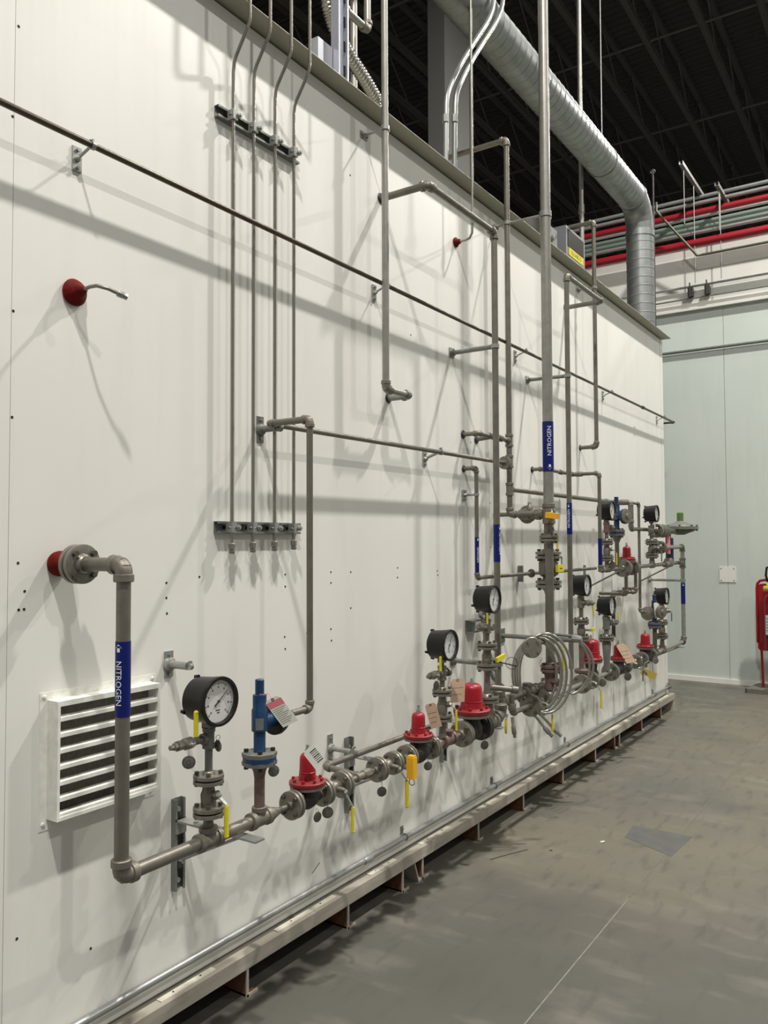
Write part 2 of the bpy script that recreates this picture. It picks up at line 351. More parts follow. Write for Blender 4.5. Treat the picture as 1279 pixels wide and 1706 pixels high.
def pipe_label(t, x, y, z0, z1, r, phi, down, arrow=None, text=True, tz=0.0, m='label'):
    """blue NITROGEN marker round a vertical pipe; phi is the compass angle of the lettering"""
    lb = MB().lathe((x, y, z0), Z, [(0, r * 1.02), (0, r * 1.07), (z1 - z0, r * 1.07), (z1 - z0, r * 1.02)], 24).build('pipe_label', m, t, 'blue pipe marker band')
    rr = r * 1.07 + 0.0006; sz = min(r * 1.5, (z1 - z0) * .118); zc = (z0 + z1) / 2 + tz; sg = -1 if down else 1
    def put(pts, faces, name):
        b = MB()
        for tx, ty in pts:
            a = phi - sg * ty / rr; b.v.append(V((x + rr * math.cos(a), y + rr * math.sin(a), zc + sg * tx)))
        b.f = list(faces); b.build(name, 'white', lb)
    if text: put(*text2d('NITROGEN', sz), 'label_text')
    if arrow:
        h = sz * .45; zt = (z1 - zc - h * 1.6) if arrow > 0 else (z0 - zc + h * 1.6); s = arrow
        P = [(0, h), (h * .9, 0), (h * .4, 0), (h * .4, -h), (-h * .4, -h), (-h * .4, 0), (-h * .9, 0)]
        b = MB()
        for px_, pz in P: a = phi + px_ / rr; b.v.append(V((x + rr * math.cos(a), y + rr * math.sin(a), zc + zt + s * pz)))
        b.f = [(0, 1, 2, 5, 6), (2, 3, 4, 5)]; b.build('flow_arrow', 'white', lb)
def phi_cam(x, y): return math.atan2(CAM.y - y, CAM.x - x)

# ------------------------------------------------------------------ instruments
def gauge(label, x, y, z, R=0.068, zs=None, ptr=40, m='black'):
    """process gauge, dial towards +X; z is the dial centre, zs the foot of its stem"""
    k = R / 0.068; t = T('pressure_gauge', label, 'gauge', (x, y, z - R), 'black pressure gauges'); o = V((x, y, z))
    c = MB().lathe(o - X * (.050 * k), X, [(0, 0), (0, .050 * k), (.006 * k, .056 * k), (.008 * k, .061 * k), (.05 * k, .064 * k), (.084 * k, .068 * k), (.092 * k, .0695 * k), (.098 * k, .068 * k), (.098 * k, .0605 * k), (.086 * k, .058 * k), (.084 * k, 0)], 36)
    c.build('case', m, t)
    for dy, dz in ((0, -.062), (0, .06), (-.05, -.03)): MB().lathe(o + V((-.056 * k, dy * k, dz * k)), X, [(0, .005 * k), (.014 * k, .007 * k)], 10).build('case_lug', m, t)
    dl = MB().cyl(o + X * (.0345 * k), o + X * (.0365 * k), .0578 * k, n=36).build('dial', 'dial', t, 'white dial face')
    b = MB()
    for i in range(41):
        a = math.radians(225 - 270 * i / 40); L = .009 if i % 5 == 0 else .0045; wd = .0011 if i % 5 == 0 else .0005
        e = V((0, math.cos(a), math.sin(a))); tn = V((0, -math.sin(a), math.cos(a))); cc = o + X * (.0369 * k) + e * ((.054 - L / 2) * k)
        b.prism([(-wd * k, -L * k / 2), (wd * k, -L * k / 2), (wd * k, L * k / 2), (-wd * k, L * k / 2)], cc, tn, e, X * .0002)
    for i in range(0, 41, 5):
        a = math.radians(225 - 270 * i / 40); e = V((0, math.cos(a), math.sin(a))); cc = o + X * (.0369 * k) + e * (.039 * k)
        b.box(cc, (.0003, .0042 * k, .0045 * k))
    b.box(o + V((.0369, -.002, -.024)) * 1.0 if k == 1 else o + V((.0369 * k, -.002 * k, -.024 * k)), (.0003, .016 * k, .003 * k))
    b.box(o + V((.0369 * k, 0, -.031 * k)), (.0003, .010 * k, .003 * k))
    b.build('dial_markings', 'ink', dl)
    a = math.radians(ptr); e = V((0, math.cos(a), math.sin(a))); tn = V((0, -math.sin(a), math.cos(a)))
    MB().prism([(-.0030 * k, -.019 * k), (.0030 * k, -.019 * k), (.0016 * k, -.004 * k), (.0007 * k, .046 * k), (-.0007 * k, .046 * k), (-.0016 * k, -.004 * k)], o + X * (.0385 * k), tn, e, X * .0008).cyl(o + X * .037 * k, o + X * .0405 * k, .004 * k, n=12).build('pointer', 'ink', dl)
    MB().cyl(o + X * (.0425 * k), o + X * (.0440 * k), .0582 * k, n=36).build('lens', 'lens', t, 'clear gauge lens')
    MB().box(o + V((0, 0, -.068 * k)), (.03 * k, .026 * k, .02 * k)).cyl((x, y, zs if zs else z - .1 * k), (x, y, z - .07 * k), .0095 * k, n=12).build('stem', 'cast', t)
    return t
def lever(t, o, d_out, d_arm, k=1.0, grip=.085, arm=.05, col='yellow', name='lever_handle'):
    """flat steel lever leaving the stem o along d_out and ending in a vinyl grip along d_arm"""
    o = V(o); d1 = V(d_out).normalized(); d2 = V(d_arm).normalized(); sd = d1.cross(d2)
    if sd.length < .1: sd = basis(d2)[0]
    sd.normalize(); p1 = o + d1 * (arm * k * .55) + d2 * (arm * k * .5); p2 = p1 + d2 * (grip * k * .3)
    def bar(b, a, e, w_, th):
        ax = (e - a).normalized(); n = ax.cross(sd).normalized(); b.prism([(-w_ / 2, -th / 2), (w_ / 2, -th / 2), (w_ / 2, th / 2), (-w_ / 2, th / 2)], a, sd, n, e - a)
    b = MB(); bar(b, o, p1, .013 * k, .003 * k); bar(b, p1, p2, .013 * k, .003 * k); b.lathe(o - d1 * .002, d1, [(0, .009 * k), (.008 * k, .009 * k), (.012 * k, .004 * k)], 6)
    lv = b.build(name, 'zinc', t)
    b = MB(); a = p1 + d2 * (grip * k * .02); e = p1 + d2 * (grip * k); wd, th = .017 * k, .010 * k; n = d2.cross(sd).normalized(); c = .0035 * k
    b.prism([(-wd / 2 + c, -th / 2), (wd / 2 - c, -th / 2), (wd / 2, -th / 2 + c), (wd / 2, th / 2 - c), (wd / 2 - c, th / 2), (-wd / 2 + c, th / 2), (-wd / 2, th / 2 - c), (-wd / 2, -th / 2 + c)], a, sd, n, e - a)
    b.lathe(e - d2 * .001, d2, [(0, wd * .42), (.004 * k, wd * .32), (.006 * k, 0)], 10)
    b.build('grip', col, lv, col + ' vinyl grip'); return lv
def disc_tag(label, o, facing, k=1.0, hang=.016):
    o = V(o); t = T('disc_tag', label, 'tag', o - Z * (.034 * k + hang), 'round stamped metal tags'); u, q, d = basis(facing); c = o - Z * (hang + .016 * k)
    MB().lathe(c - d * .0006, d, [(0, .0165 * k), (.0003, .017 * k), (.0009, .017 * k), (.0012, .0165 * k)], 26).build('disc', 'disc', t)
    MB().torus(c + d * .0008, d, .0135 * k, .0004, 24, 4).torus(c + d * .0008, d, .006 * k, .0006, 12, 4).build('stamping', 'ink', t)
    MB().torus(o - Z * (hang * .55), basis(facing)[0], hang * .45, .0008, 14, 6).build('wire_ring', 'zinc', t); return t
def paper_tag(name, label, o, ux, uy, wd, ht, m='paper', band=None, lines=0, bars=0, hole=True):
    """stiff card: o is the middle of its top edge, ux across, uy down"""
    o, ux, uy = V(o), V(ux).normalized(), V(uy).normalized(); n = ux.cross(uy).normalized(); t = T(name, label, 'tag', o + uy * ht); c = wd * .18
    MB().prism([(-wd / 2 + c, 0), (wd / 2 - c, 0), (wd / 2, c), (wd / 2, ht), (-wd / 2, ht), (-wd / 2, c)], o, ux, uy, n * .0008).build('card', m, t)
    fr = o - n * .0003; fb = o + n * .0009
    for f in (fr, fb):
        if band: MB().prism([(-wd * .48, ht * .10), (wd * .48, ht * .10), (wd * .48, ht * .32), (-wd * .48, ht * .32)], f, ux, uy, n * .0002).build('header_band', band, t)
        if lines:
            b = MB()
            for i in range(lines):
                yy = ht * (.38 + .56 * i / lines); L = wd * (.40 - .12 * ((i * 7) % 3) / 2); b.prism([(-wd * .42, yy), (-wd * .42 + 2 * L, yy), (-wd * .42 + 2 * L, yy + ht * .012), (-wd * .42, yy + ht * .012)], f, ux, uy, n * .0002)
            b.build('printed_lines', 'ink', t)
        if bars:
            b = MB()
            for i in range(bars):
                yy = ht * (.2 + .7 * i / bars); b.prism([(-wd * .1, yy), (wd * .42, yy), (wd * .42, yy + ht * (.03 + .02 * (i % 3 == 0))), (-wd * .1, yy + ht * (.03 + .02 * (i % 3 == 0)))], f, ux, uy, n * .0002)
            b.build('printed_bars', 'ink', t)
    if hole: MB().torus(o + uy * (ht * .06), n, wd * .07, .0012, 14, 6).build('eyelet', 'ink', t)
    return t
def regulator(label, x, y, za, zf, Rf, rb, h, axis=Y, body=True, screw=.02, bodyR=None):
    """red-bonnet regulator: za pipe axis, zf bonnet flange height"""
    t = T('red_regulator', label, 'regulator', (x, y, za - .03), 'red-bonnet pressure regulators'); o = V((x, y, zf)); k = Rf / .06
    MB().lathe(o - Z * (.020 * k), Z, [(0, Rf * .55), (0, Rf * .98), (.009 * k, Rf * .98), (.009 * k, Rf * .5)], 32).build('flange', 'flange', t)
    fl = MB().lathe(o - Z * (.010 * k), Z, [(0, Rf), (.002 * k, Rf * 1.02), (.012 * k, Rf * 1.02), (.014 * k, Rf * .98), (.015 * k, rb * 1.25), (.018 * k, rb * 1.1)], 36).build('bonnet_flange', 'redfl', t)
    MB().lathe(o + Z * .002, Z, [(0, rb * 1.12), (h * .12, rb * 1.06), (h * .30, rb * 1.02), (h * .31, rb * 1.05), (h * .335, rb * 1.05), (h * .345, rb), (h * .78, rb * .96), (h * .86, rb * .91), (h * .93, rb * .80), (h * .975, rb * .62), (h, rb * .38), (h, 0)], 32).build('bonnet', 'red', t, 'red bell-shaped bonnet')
    MB().lathe(o + Z * h, Z, [(0, rb * .34), (.006, rb * .34), (.006, .0055), (.008 + screw, .0055), (.008 + screw, 0)], 12).lathe(o + Z * (h + .007), Z, [(0, .0085), (.006, .0085)], 6).build('adjusting_screw', 'zinc', t)
    for i in range(8):
        a = 2 * pi * (i + .5) / 8; bolt(o + V((math.cos(a), math.sin(a), 0)) * (Rf * .82) - Z * (.003 * k), Z, .031 * k, .0058 * k, t, 'redfl')
    if body:
        br = bodyR or (zf - za) * .62; b = MB()
        b.lathe((x, y, za - br * .75), Z, [(0, br * .3), (br * .12, br * .72), (br * .6, br), (br * 1.2, br * .95), (br * 1.6, br * .78), (zf - za + br * .75 - .016 * k, br * .9)], 20)
        ax = V(axis); b.lathe(V((x, y, za)) - ax * (br * 1.5), ax, [(0, br * .55), (br * .4, br * .6), (br * .9, br * .85), (br * 1.5, br * .95), (br * 2.1, br * .85), (br * 2.6, br * .6), (br * 3.0, br * .55)], 18)
        b.lathe((x, y, za - br * .95), Z, [(0, br * .28), (br * .4, br * .3)], 6); b.build('body', 'darkcast', t)
    return t
def valve_body(t, o, d, r, L, m='cast', stem=X, sl=.03):
    o = V(o); d = V(d).normalized(); s = V(stem).normalized(); b = MB()
    b.lathe(o - d * (L / 2), d, [(0, r * .8), (L * .12, r * .8), (L * .25, r * 1.12), (L * .5, r * 1.22), (L * .75, r * 1.12), (L * .88, r * .8), (L, r * .8)], 20)
    vb = b.build('valve_body', m, t)
    MB().lathe(o, s, [(0, r * .8), (r * 1.35, r * .8), (r * 1.36, r * .55), (r * 1.3 + sl * .6, r * .5), (r * 1.3 + sl, r * .3)], 12).build('stem_neck', m, t); return vb

# ================================================================== THE SETTING
XM, ZM = 0.283, 0.70                          # lower manifold line, offset from wall and height
ZU = 1.366                                    # upper manifold line
YE = 7.72                                     # end of the white enclosure

fl = struct(MB().span((-14, -6, -0.2), (14, 26, 0)).build('floor', 'floor', origin=(0, 0, 0)))
tag(fl, 'worn grey-brown concrete floor of the aisle', 'floor')
MB().span((.9005, -2, 0.0), (.9055, 3.54, .0008)).build('saw_cut_joint', 'jointfill', fl, 'pale filled saw-cut joint')
MB().span((.900, 3.56, 0.0), (.906, 9.2, .0008)).build('saw_cut_joint', 'rubber', fl, 'dark saw-cut joint')
M['patch'] = mat('patch_grey', (0.098, 0.100, 0.096), 0.5, 0, 0.12, 12)
MB().prism([(.664, 4.267), (.936, 4.135), (.96, 4.47), (.649, 4.472)], (0, 0, .0002), X, Y, Z * .0008).build('repair_patch', 'patch', fl, 'dark grey rectangular patch')

wl = struct(MB().span((-2.5, -4, .15), (-.006, YE - .006, 3.44)).build('wall_left', 'caulk', origin=(0, 0, .15)))
tag(wl, 'long white metal-clad enclosure wall carrying the piping', 'wall')
MB().span((-.03, -4, .152), (0, 1.2180, 3.44)).build('panel', 'wall', wl)
MB().span((-.03, 1.2196, .152), (0, 7.632, 3.44)).build('panel', 'wall', wl)
MB().span((-.03, -4, .1495), (.0015, 7.63, .1545)).build('dark_gap_strip', 'rubber', wl)  # dark strip added to paint the shadow gap and grimy line above the ledge
MB().span((-.06, 7.636, .152), (.0012, YE, 3.44)).build('corner_trim', 'wall', wl)
MB().span((-2.5, YE - .02, .152), (-.01, YE - .002, 3.44)).build('end_panel', 'wall', wl)
MB().span((-2.5, -4, 3.44), (-.02, YE - .01, 3.462)).build('roof', 'trimgrey', wl)
# little screw holes and old fixing marks
holes = [(277, 971), (277, 996), (475, 957), (475, 977), (474, 1061), (475, 1081), (511, 1055), (551, 953), (551, 971), (584, 953), (584, 1013), (551, 1048), (552, 1067), (662, 946), (662, 962), (728, 951), (729, 958), (30, 938), (41, 985), (40, 1015), (31, 1016), (332, 961), (278, 1022), (28, 1564), (151, 1580), (22, 518), (20, 695), (21, 194), (31, 44), (784, 737), (816, 838), (817, 912), (583, 292), (684, 558)]
for i, (a, b) in enumerate(holes):
    p = at(a, b, x=0); inst('screw_hole', 'hole', lambda: MB().cyl((0, 0, 0), (0, 0, .0009), .0038, n=10), 'hole', p, X, wl)
MB().box(at(526, 1446, x=.0005), (.001, .055, .002), Matrix.Rotation(math.radians(28), 3, 'X')).build('scratch', 'hole', wl)

tr = struct(MB().prism([(-.25, 3.452), (.079, 3.452), (.080, 3.454), (.079, 3.4565), (-.25, 3.475)], (0, -4, 0), X, Z, Y * (YE + 4.01)).build('trim_1', 'trimgrey', origin=(0, 0, 3.445)))
tag(tr, 'olive-grey roof flashing overhanging the white wall', 'trim')

# steel skid under the enclosure
sk = T('container_skid', 'scuffed cream steel base skid under the white enclosure', 'skid', (0, 2, 0))
MB().prism([(-.15, .142), (.048, .142), (.048, .098), (.056, .098), (.056, .148), (-.15, .150)], (0, -4, 0), X, Z, Y * (YE + 4.02)).build('edge_beam', 'beam', sk)
MB().prism([(-2.5, 0), (.052, 0), (.052, .098), (-2.5, .098)], (0, YE - .03, 0), X, Z, Y * .055).build('end_post', 'beamedge', sk)
for px_ in (412, 580, 671, 704, 797, 872, 938, 992, 1024, 1032, 1069, 1101):
    y = yp(px_, .05, 0)
    cb = MB().span((-2.4, y - .004, .002), (.046, y + .004, .098)).span((-2.4, y - .004, 0), (.046, y + .045, .008)).build('cross_beam', 'rust', sk)
    MB().span((.046, y - .005, 0), (.052, y + .005, .1)).span((.046, y - .004, 0), (.052, y + .05, .009)).build('beam_end', 'beamedge', cb)
y = yp(704, .05, 0) - .075
MB().prism([(0, .098), (.008, .098), (.045, .008), (.08, .008), (.08, 0), (.038, 0)], (-.6, y, 0), Y, Z, X * .65).build('angle_brace', 'beamedge', sk)
ys = -0.5
random.seed(3)
while ys < 7.5:
    L = random.uniform(.18, .5); tp = MB().span((.012 + random.uniform(0, .006), ys, .147), (.040, ys + L, .1512)).build('tape_strip', 'tape', sk)
    for q in range(2): inst('tape_screw', 'tscrew', lambda: MB().cyl((0, 0, 0), (0, 0, .001), .0035, n=8), 'hole', (.027, ys + L * (.25 + .5 * q), .1512), Z, tp)
    ys += L + random.uniform(.02, .35)

# baseline conduit
t = T('wall_conduit', 'thin grey conduit strapped along the foot of the white wall', 'conduit', (.02, 2, .2))
MB().sweep([(.022, -3, .209), (.022, 3, .216), (.022, 5, .22), (.022, 7.66, .215)], .0125, 14).build('pipe', 'conduit', t)
collar(t, (.022, yp(612, .022, .21), .213), Y, .016, .05, 'conduit')
for px_ in (675, 824, 945, 1090):
    y = yp(px_, .022, .215); MB().torus((.022, y, .217), Y, .0145, .003, 16, 6).span((0, y - .009, .228), (.006, y + .009, .262)).cyl((.005, y, .25), (.011, y, .25), .005, n=8).build('strap', 'strut', t)
collar(t, (.022, 7.64, .215), Y, .02, .05, 'strut'); MB().cyl((.022, 7.62, .215), (.06, 7.62, .23), .012).cyl((.022, 7.67, .21), (.022, 7.67, .25), .014).build('end_fitting', 'strut', t)

# back wall (insulated panels) with ledge
YB = 9.44
wb = struct(MB().span((-7, YB + .012, 0), (9, YB + .3, 4.15)).build('wall_back', 'caulk', origin=(0, YB, 0))); tag(wb, 'pale grey-green insulated panel wall closing the aisle', 'wall')
seams = [-7, -4.84, -3.76, -2.68, -1.60, -.70, .215, 1.12, 2.03, 2.94, 3.85, 4.76, 5.67, 6.6, 9]
for a, b in zip(seams, seams[1:]): MB().span((a + .0025, YB, .05), (b - .0025, YB + .05, 4.15)).build('panel', 'wallback', wb)
bb = struct(MB().span((-7, YB - .022, 0), (9, YB, .052)).build('baseboard_back', 'wall', origin=(0, YB, 0))); tag(bb, 'low white skirting along the panel wall', 'baseboard')
t2 = struct(MB().span((-7, YB - .06, 4.15), (9, YB + .3, 4.175)).build('trim_2', 'wallup', origin=(0, YB, 4.15))); tag(t2, 'narrow grey ledge capping the panel wall', 'trim')
wb2 = struct(MB().span((-7, YB + .03, 4.175), (9, YB + .3, 4.93)).build('wall_upper', 'wallup', origin=(0, YB, 4.175))); tag(wb2, 'dull white upper wall band behind the red pipes', 'wall')
def wallpipe(name, label, cat, z, y, r, m, x0=-7, x1=9, group=None): return tag(MB().cyl((x0, y, z), (x1, y, z), r, n=16).build(name, m), label, cat, group)
wallpipe('wall_pipe', 'slim dark pipe running across the panel wall at half height', 'pipe', 3.70, YB - .03, .016, 'strut')
wallpipe('wall_pipe', 'upper of two thin grey conduits on the upper wall band', 'conduit', 4.43, YB - .01, .013, 'conduit')
wallpipe('wall_pipe', 'lower of two thin grey conduits on the upper wall band', 'conduit', 4.295, YB - .01, .010, 'strut')
for px_, py_ in ((1150, 484), (1178, 481)):
    p = at(px_, py_, y=YB - .03); tag(MB().box((p.x, YB - .02, 4.36), (.05, .09, .10)).cyl((p.x, YB - .07, 4.30), (p.x, YB - .07, 4.46), .008).build('conduit_hanger', 'blackpaint'), 'small black conduit hanger at %s of the upper wall' % ('pair side nearest duct' if px_ < 1160 else 'pair side away from duct'), 'hanger')
yb = YB - .10
for z, yy, r, m, lab in ((4.885, yb, .044, 'redpipe', 'thick red sprinkler main along top of upper wall'), (5.02, yb + .05, .02, 'conduit', 'pale conduit directly above the thick red main'),
                         (5.085, yb + .1, .026, 'greenpipe', 'lower dark green conduit between the two red pipes'), (5.16, yb + .15, .028, 'greenpipe', 'upper dark green conduit between the two red pipes'),
                         (5.25, yb + .2, .018, 'conduit', 'pale conduit just below the slim red pipe'), (5.325, yb + .25, .036, 'redpipe', 'slim red sprinkler pipe above the green conduits'),
                         (5.43, yb + .25, .024, 'conduit', 'grey conduit just above the slim red pipe'), (5.52, yb + .3, .022, 'conduit', 'topmost grey conduit of the overhead pipe bank')):
    wallpipe('overhead_pipe', lab, 'pipe', z, yy, r, m)
# sagging green-brown conduit in front of the bank
p = [at(1093, 352, y=YB - .3), at(1130, 392, y=YB - .25), at(1166, 425, y=YB - .2)]; q = V((9, YB - .2, p[2].z + .02))
tag(MB().sweep([p[0] + Z * .1, p[0], p[1], p[2] - X * .03, p[2] + X * .03, q], .014, 10).build('bent_conduit', 'olive'), 'olive conduit dipping below the red main and running level', 'conduit')
def channel(b, a, e, side, wdt=.041, dp=.041, th=.003):
    """strut channel swept a..e, open side along `side`"""
    a, e, sd = V(a), V(e), V(side).normalized(); ax = (e - a).normalized(); wv = ax.cross(sd).normalized(); h = wdt / 2; lp = .008
    return b.prism([(-h, 0), (h, 0), (h, dp), (h - lp, dp), (h - lp, dp - th), (h - th, dp - th), (h - th, th), (-h + th, th), (-h + th, dp - th), (-h + lp, dp - th), (-h + lp, dp), (-h, dp)], a, wv, sd, e - a)
for i, ((a, b), (c, d_)) in enumerate((((1112, 290), (1160, 356)), ((1187, 320), (1203, 352)))):
    x0 = at(a, b, y=9.0).x; p0 = at(a, b, y=8.75 if i == 0 else 9.15); zt = 5.55 if i == 0 else 5.40; xx = at(c, d_, y=YB).x
    tg = T('trapeze_hanger', 'strut trapeze with rods %s' % ('nearest the duct, reaching out over the red pipes' if i == 0 else 'further from the duct, over the red pipes'), 'hanger', (xx, 9.2, zt))
    channel(MB(), (xx, p0.y, zt), (xx, YB + .3, zt), Z).build('strut_channel', 'strut', tg)
    for yy, zb in ((p0.y + .12, 4.95), (YB - .12, 4.43)): MB().cyl((xx, yy, zb), (xx, yy, zt + .06), .005, n=8).build('hanger_rod', 'zinc', tg)

# cover plate on the back wall
p0, p1 = at(1198, 944, y=YB), at(1226, 970, y=YB)
t = T('cover_plate', 'square white blank cover plate on the panel wall', 'plate', (p0.x, YB, p1.z))
MB().span((p0.x, YB - .008, p1.z), (p1.x, YB + .001, p0.z)).build('plate', 'wall', t)
for i in (0, 1):
    for j in (0, 1): inst('screw', 'cscrew', lambda: MB().cyl((0, 0, 0), (0, 0, .003), .006, n=8), 'strut', (p0.x + .02 + i * (p1.x - p0.x - .04), YB - .008, p1.z + .02 + j * (p0.z - p1.z - .04)), -Y, t)

# ceiling, joists, column
b = MB(); n = 0; yv = []
y = 1.0
while y < 26:
    yv += [(y, 9.75), (y + .06, 9.75), (y + .075, 9.79), (y + .125, 9.79), (y + .14, 9.75)]; y += .152
for i, (yy, zz) in enumerate(yv): b.v += [V((-12, yy, zz)), V((9, yy, zz))]
for i in range(len(yv) - 1): b.f.append((2 * i, 2 * i + 1, 2 * i + 3, 2 * i + 2))
M['deck'] = mat('roof_deck', (0.065, 0.066, 0.062), 0.6, 0.1)
ce = struct(b.build('ceiling', 'deck', origin=(0, 0, 9.75))); tag(ce, 'dark corrugated steel roof deck high above', 'ceiling')
for k, xx in enumerate([-.48 + .78 * i for i in range(-9, 7)]):
    t = T('roof_joist', 'dark open-web steel roof joist, number counted left to right', 'joist', (xx, 4, 9.0), 'roof joists'); t['label'] = 'one of the dark open-web steel joists under the roof deck'
    for zz, nm in ((9.0, 'bottom_chord'), (9.68, 'top_chord')):
        o = MB().span((-.05, 0, 0), (.05, 20, .012)).span((-.05, 0, 0), (-.042, 20, .05)).span((.042, 0, 0), (.05, 20, .05)).mesh(nm, 'joist') if ('ch', nm) not in SH else SH[('ch', nm)]
        SH[('ch', nm)] = o; ob = bpy.data.objects.new(nm, o); COL.objects.link(ob); ob.parent = t; ob.location = (0, 0, zz - 9.0)
    for j in range(26):
        s = j % 2; d = V((0, .76, .68 if s == 0 else -.68)); inst('web_bar', 'web', lambda: MB().cyl((0, 0, 0), (0, 0, 1.02), .012, n=6), 'joist', (xx, 4 + j * .76, 9.0 if s == 0 else 9.68), d, t)
for yy in (6.4, 9.2, 12.0, 14.8, 17.6, 20.4):
    tag(MB().cyl((-11, yy, 9.02), (9, yy, 9.02), .02, n=8).build('joist_bridging', 'joist'), 'straight bridging bar crossing the joists at right angles', 'bar', 'joist bridging bars')
a, b2 = at(741, 200, x=-3.0), at(789, 200, x=-3.0); tag(MB().span((-3.25, a.y, 0), (-3.0, b2.y - .1, 9.7)).build('steel_column', 'column'), 'grey building column rising behind the enclosure', 'column')
for k, (yy, zz, xx) in enumerate(((13.2, 8.6, -6), (16, 8.4, -6))): pass

far = struct(MB().span((-12, 26, 0), (9, 26.2, 9.8)).build('wall_far_blocker', 'lightblock', origin=(0, 26, 0))); tag(far, 'added dark wall beyond the panel wall, blocking the world light', 'wall')  # added wall, blocks the bright world background past the panel wall
far2 = struct(MB().span((-12.2, -4, 0), (-12, 26, 9.8)).build('wall_side_blocker', 'lightblock', origin=(-12, 0, 0))); tag(far2, 'added dark wall behind the enclosure, keeping out the world light', 'wall')  # added wall, stops world light coming in behind the enclosure
# ------------------------------------------------------------------ spiral duct over the roof
DX, DY, DZ, DR = -.19, 0, 4.78, .128
DY = yp(1067, DX, 4.0)
t = T('spiral_duct', 'round galvanised spiral duct dropping onto the enclosure roof', 'duct', (DX, DY, 3.47))
def ribbed(a, e, r, pitch):
    a, e = V(a), V(e); L = (e - a).length; b = MB(); pr = []; s = 0
    while s < L - .02: pr += [(s, r), (s + pitch - .012, r), (s + pitch - .009, r * 1.022), (s + pitch - .003, r * 1.022)]; s += pitch
    pr.append((L, r)); pr = [q for q in pr if q[0] <= L]; b.lathe(a, e - a, pr, 36); return b
ribbed((DX, -2.0, DZ), (DX, DY - .22, DZ), DR, .085).build('horizontal_duct', 'galv', t)
ribbed((DX, DY, 3.47), (DX, DY, DZ - .26), DR, .085).build('vertical_duct', 'galv', t)
b = MB(); k = 5
cpt = V((DX, DY - .23, DZ - .25))
for i in range(k):
    a0, a1 = pi / 2 * i / k, pi / 2 * (i + 1) / k
    f = lambda a: cpt + V((0, .23 * math.sin(a), .25 * math.cos(a)))
    b.cyl(f(a0), f(a1), DR, n=36)
b.build('gored_elbow', 'galv', t)
MB().lathe((DX, DY - .25, DZ), Y, [(0, DR), (0, DR * 1.06), (.03, DR * 1.06), (.03, DR)], 36).build('joint_band', 'galv', t)
MB().lathe((DX, DY, DZ - .32), Z, [(0, DR), (0, DR * 1.05), (.06, DR * 1.05), (.06, DR)], 36).build('joint_band', 'galv', t)
MB().lathe((DX, DY, 3.462), Z, [(0, DR * 1.3), (.012, DR * 1.3), (.012, DR)], 36).build('roof_collar', 'galv', t)
yh = yp(1003, DX, DZ)
tag(MB().torus((DX, yh, DZ), Y, DR * 1.03, .004, 36, 6).cyl((DX, yh, DZ + DR), (DX, yh, 9.1), .005, n=8).torus((DX, yh, DZ + DR + .02), X, .02, .004, 14, 6).build('duct_hanger', 'zinc'), 'thin wire hanger holding up the spiral duct', 'hanger')
p = at(1091, 520, y=DY + .05)
tag(MB().cyl((p.x, DY + .05, 3.475), (p.x, DY + .05, 5.12), .009, n=10).torus((p.x, DY + .05, 5.10), Y, .02, .006, 14, 6).build('support_rod', 'blackpaint'), 'dark upright rod close beside the vertical duct', 'rod')

# ================================================================== RUN A  long dark pipe
t = T('long_dark_pipe', 'long dark bronze pipe sloping across the whole upper wall', 'pipe', (.075, 1, 2.68))
run(t, [(.075, -3, 2.686), (.075, 7.80, 2.672), (-.6, 7.80, 2.672)], .0092, 'bronze', 'bronze')
collar(t, (.075, yp(1071, .075, 2.67), 2.674), Y, .014, .06, 'bronze')
names = ['leftmost, beside the red sealed stub', 'by the tall free riser', 'just left of the big labelled riser', 'right of the far looped riser', 'at the far wall corner']
for (px_, py_), nm in zip(((127, 250), (622, 483), (857, 592), (1003, 656), (1093, 703)), names):
    y = yp(px_, 0, 2.66); wall_bracket('small zinc bracket under the long dark pipe, ' + nm, y, 2.660, .075, .0095, Y, (.030, .072), .0045, 'zinc', ringoff=V((0, .0, .020)), group='brackets of the long dark pipe')

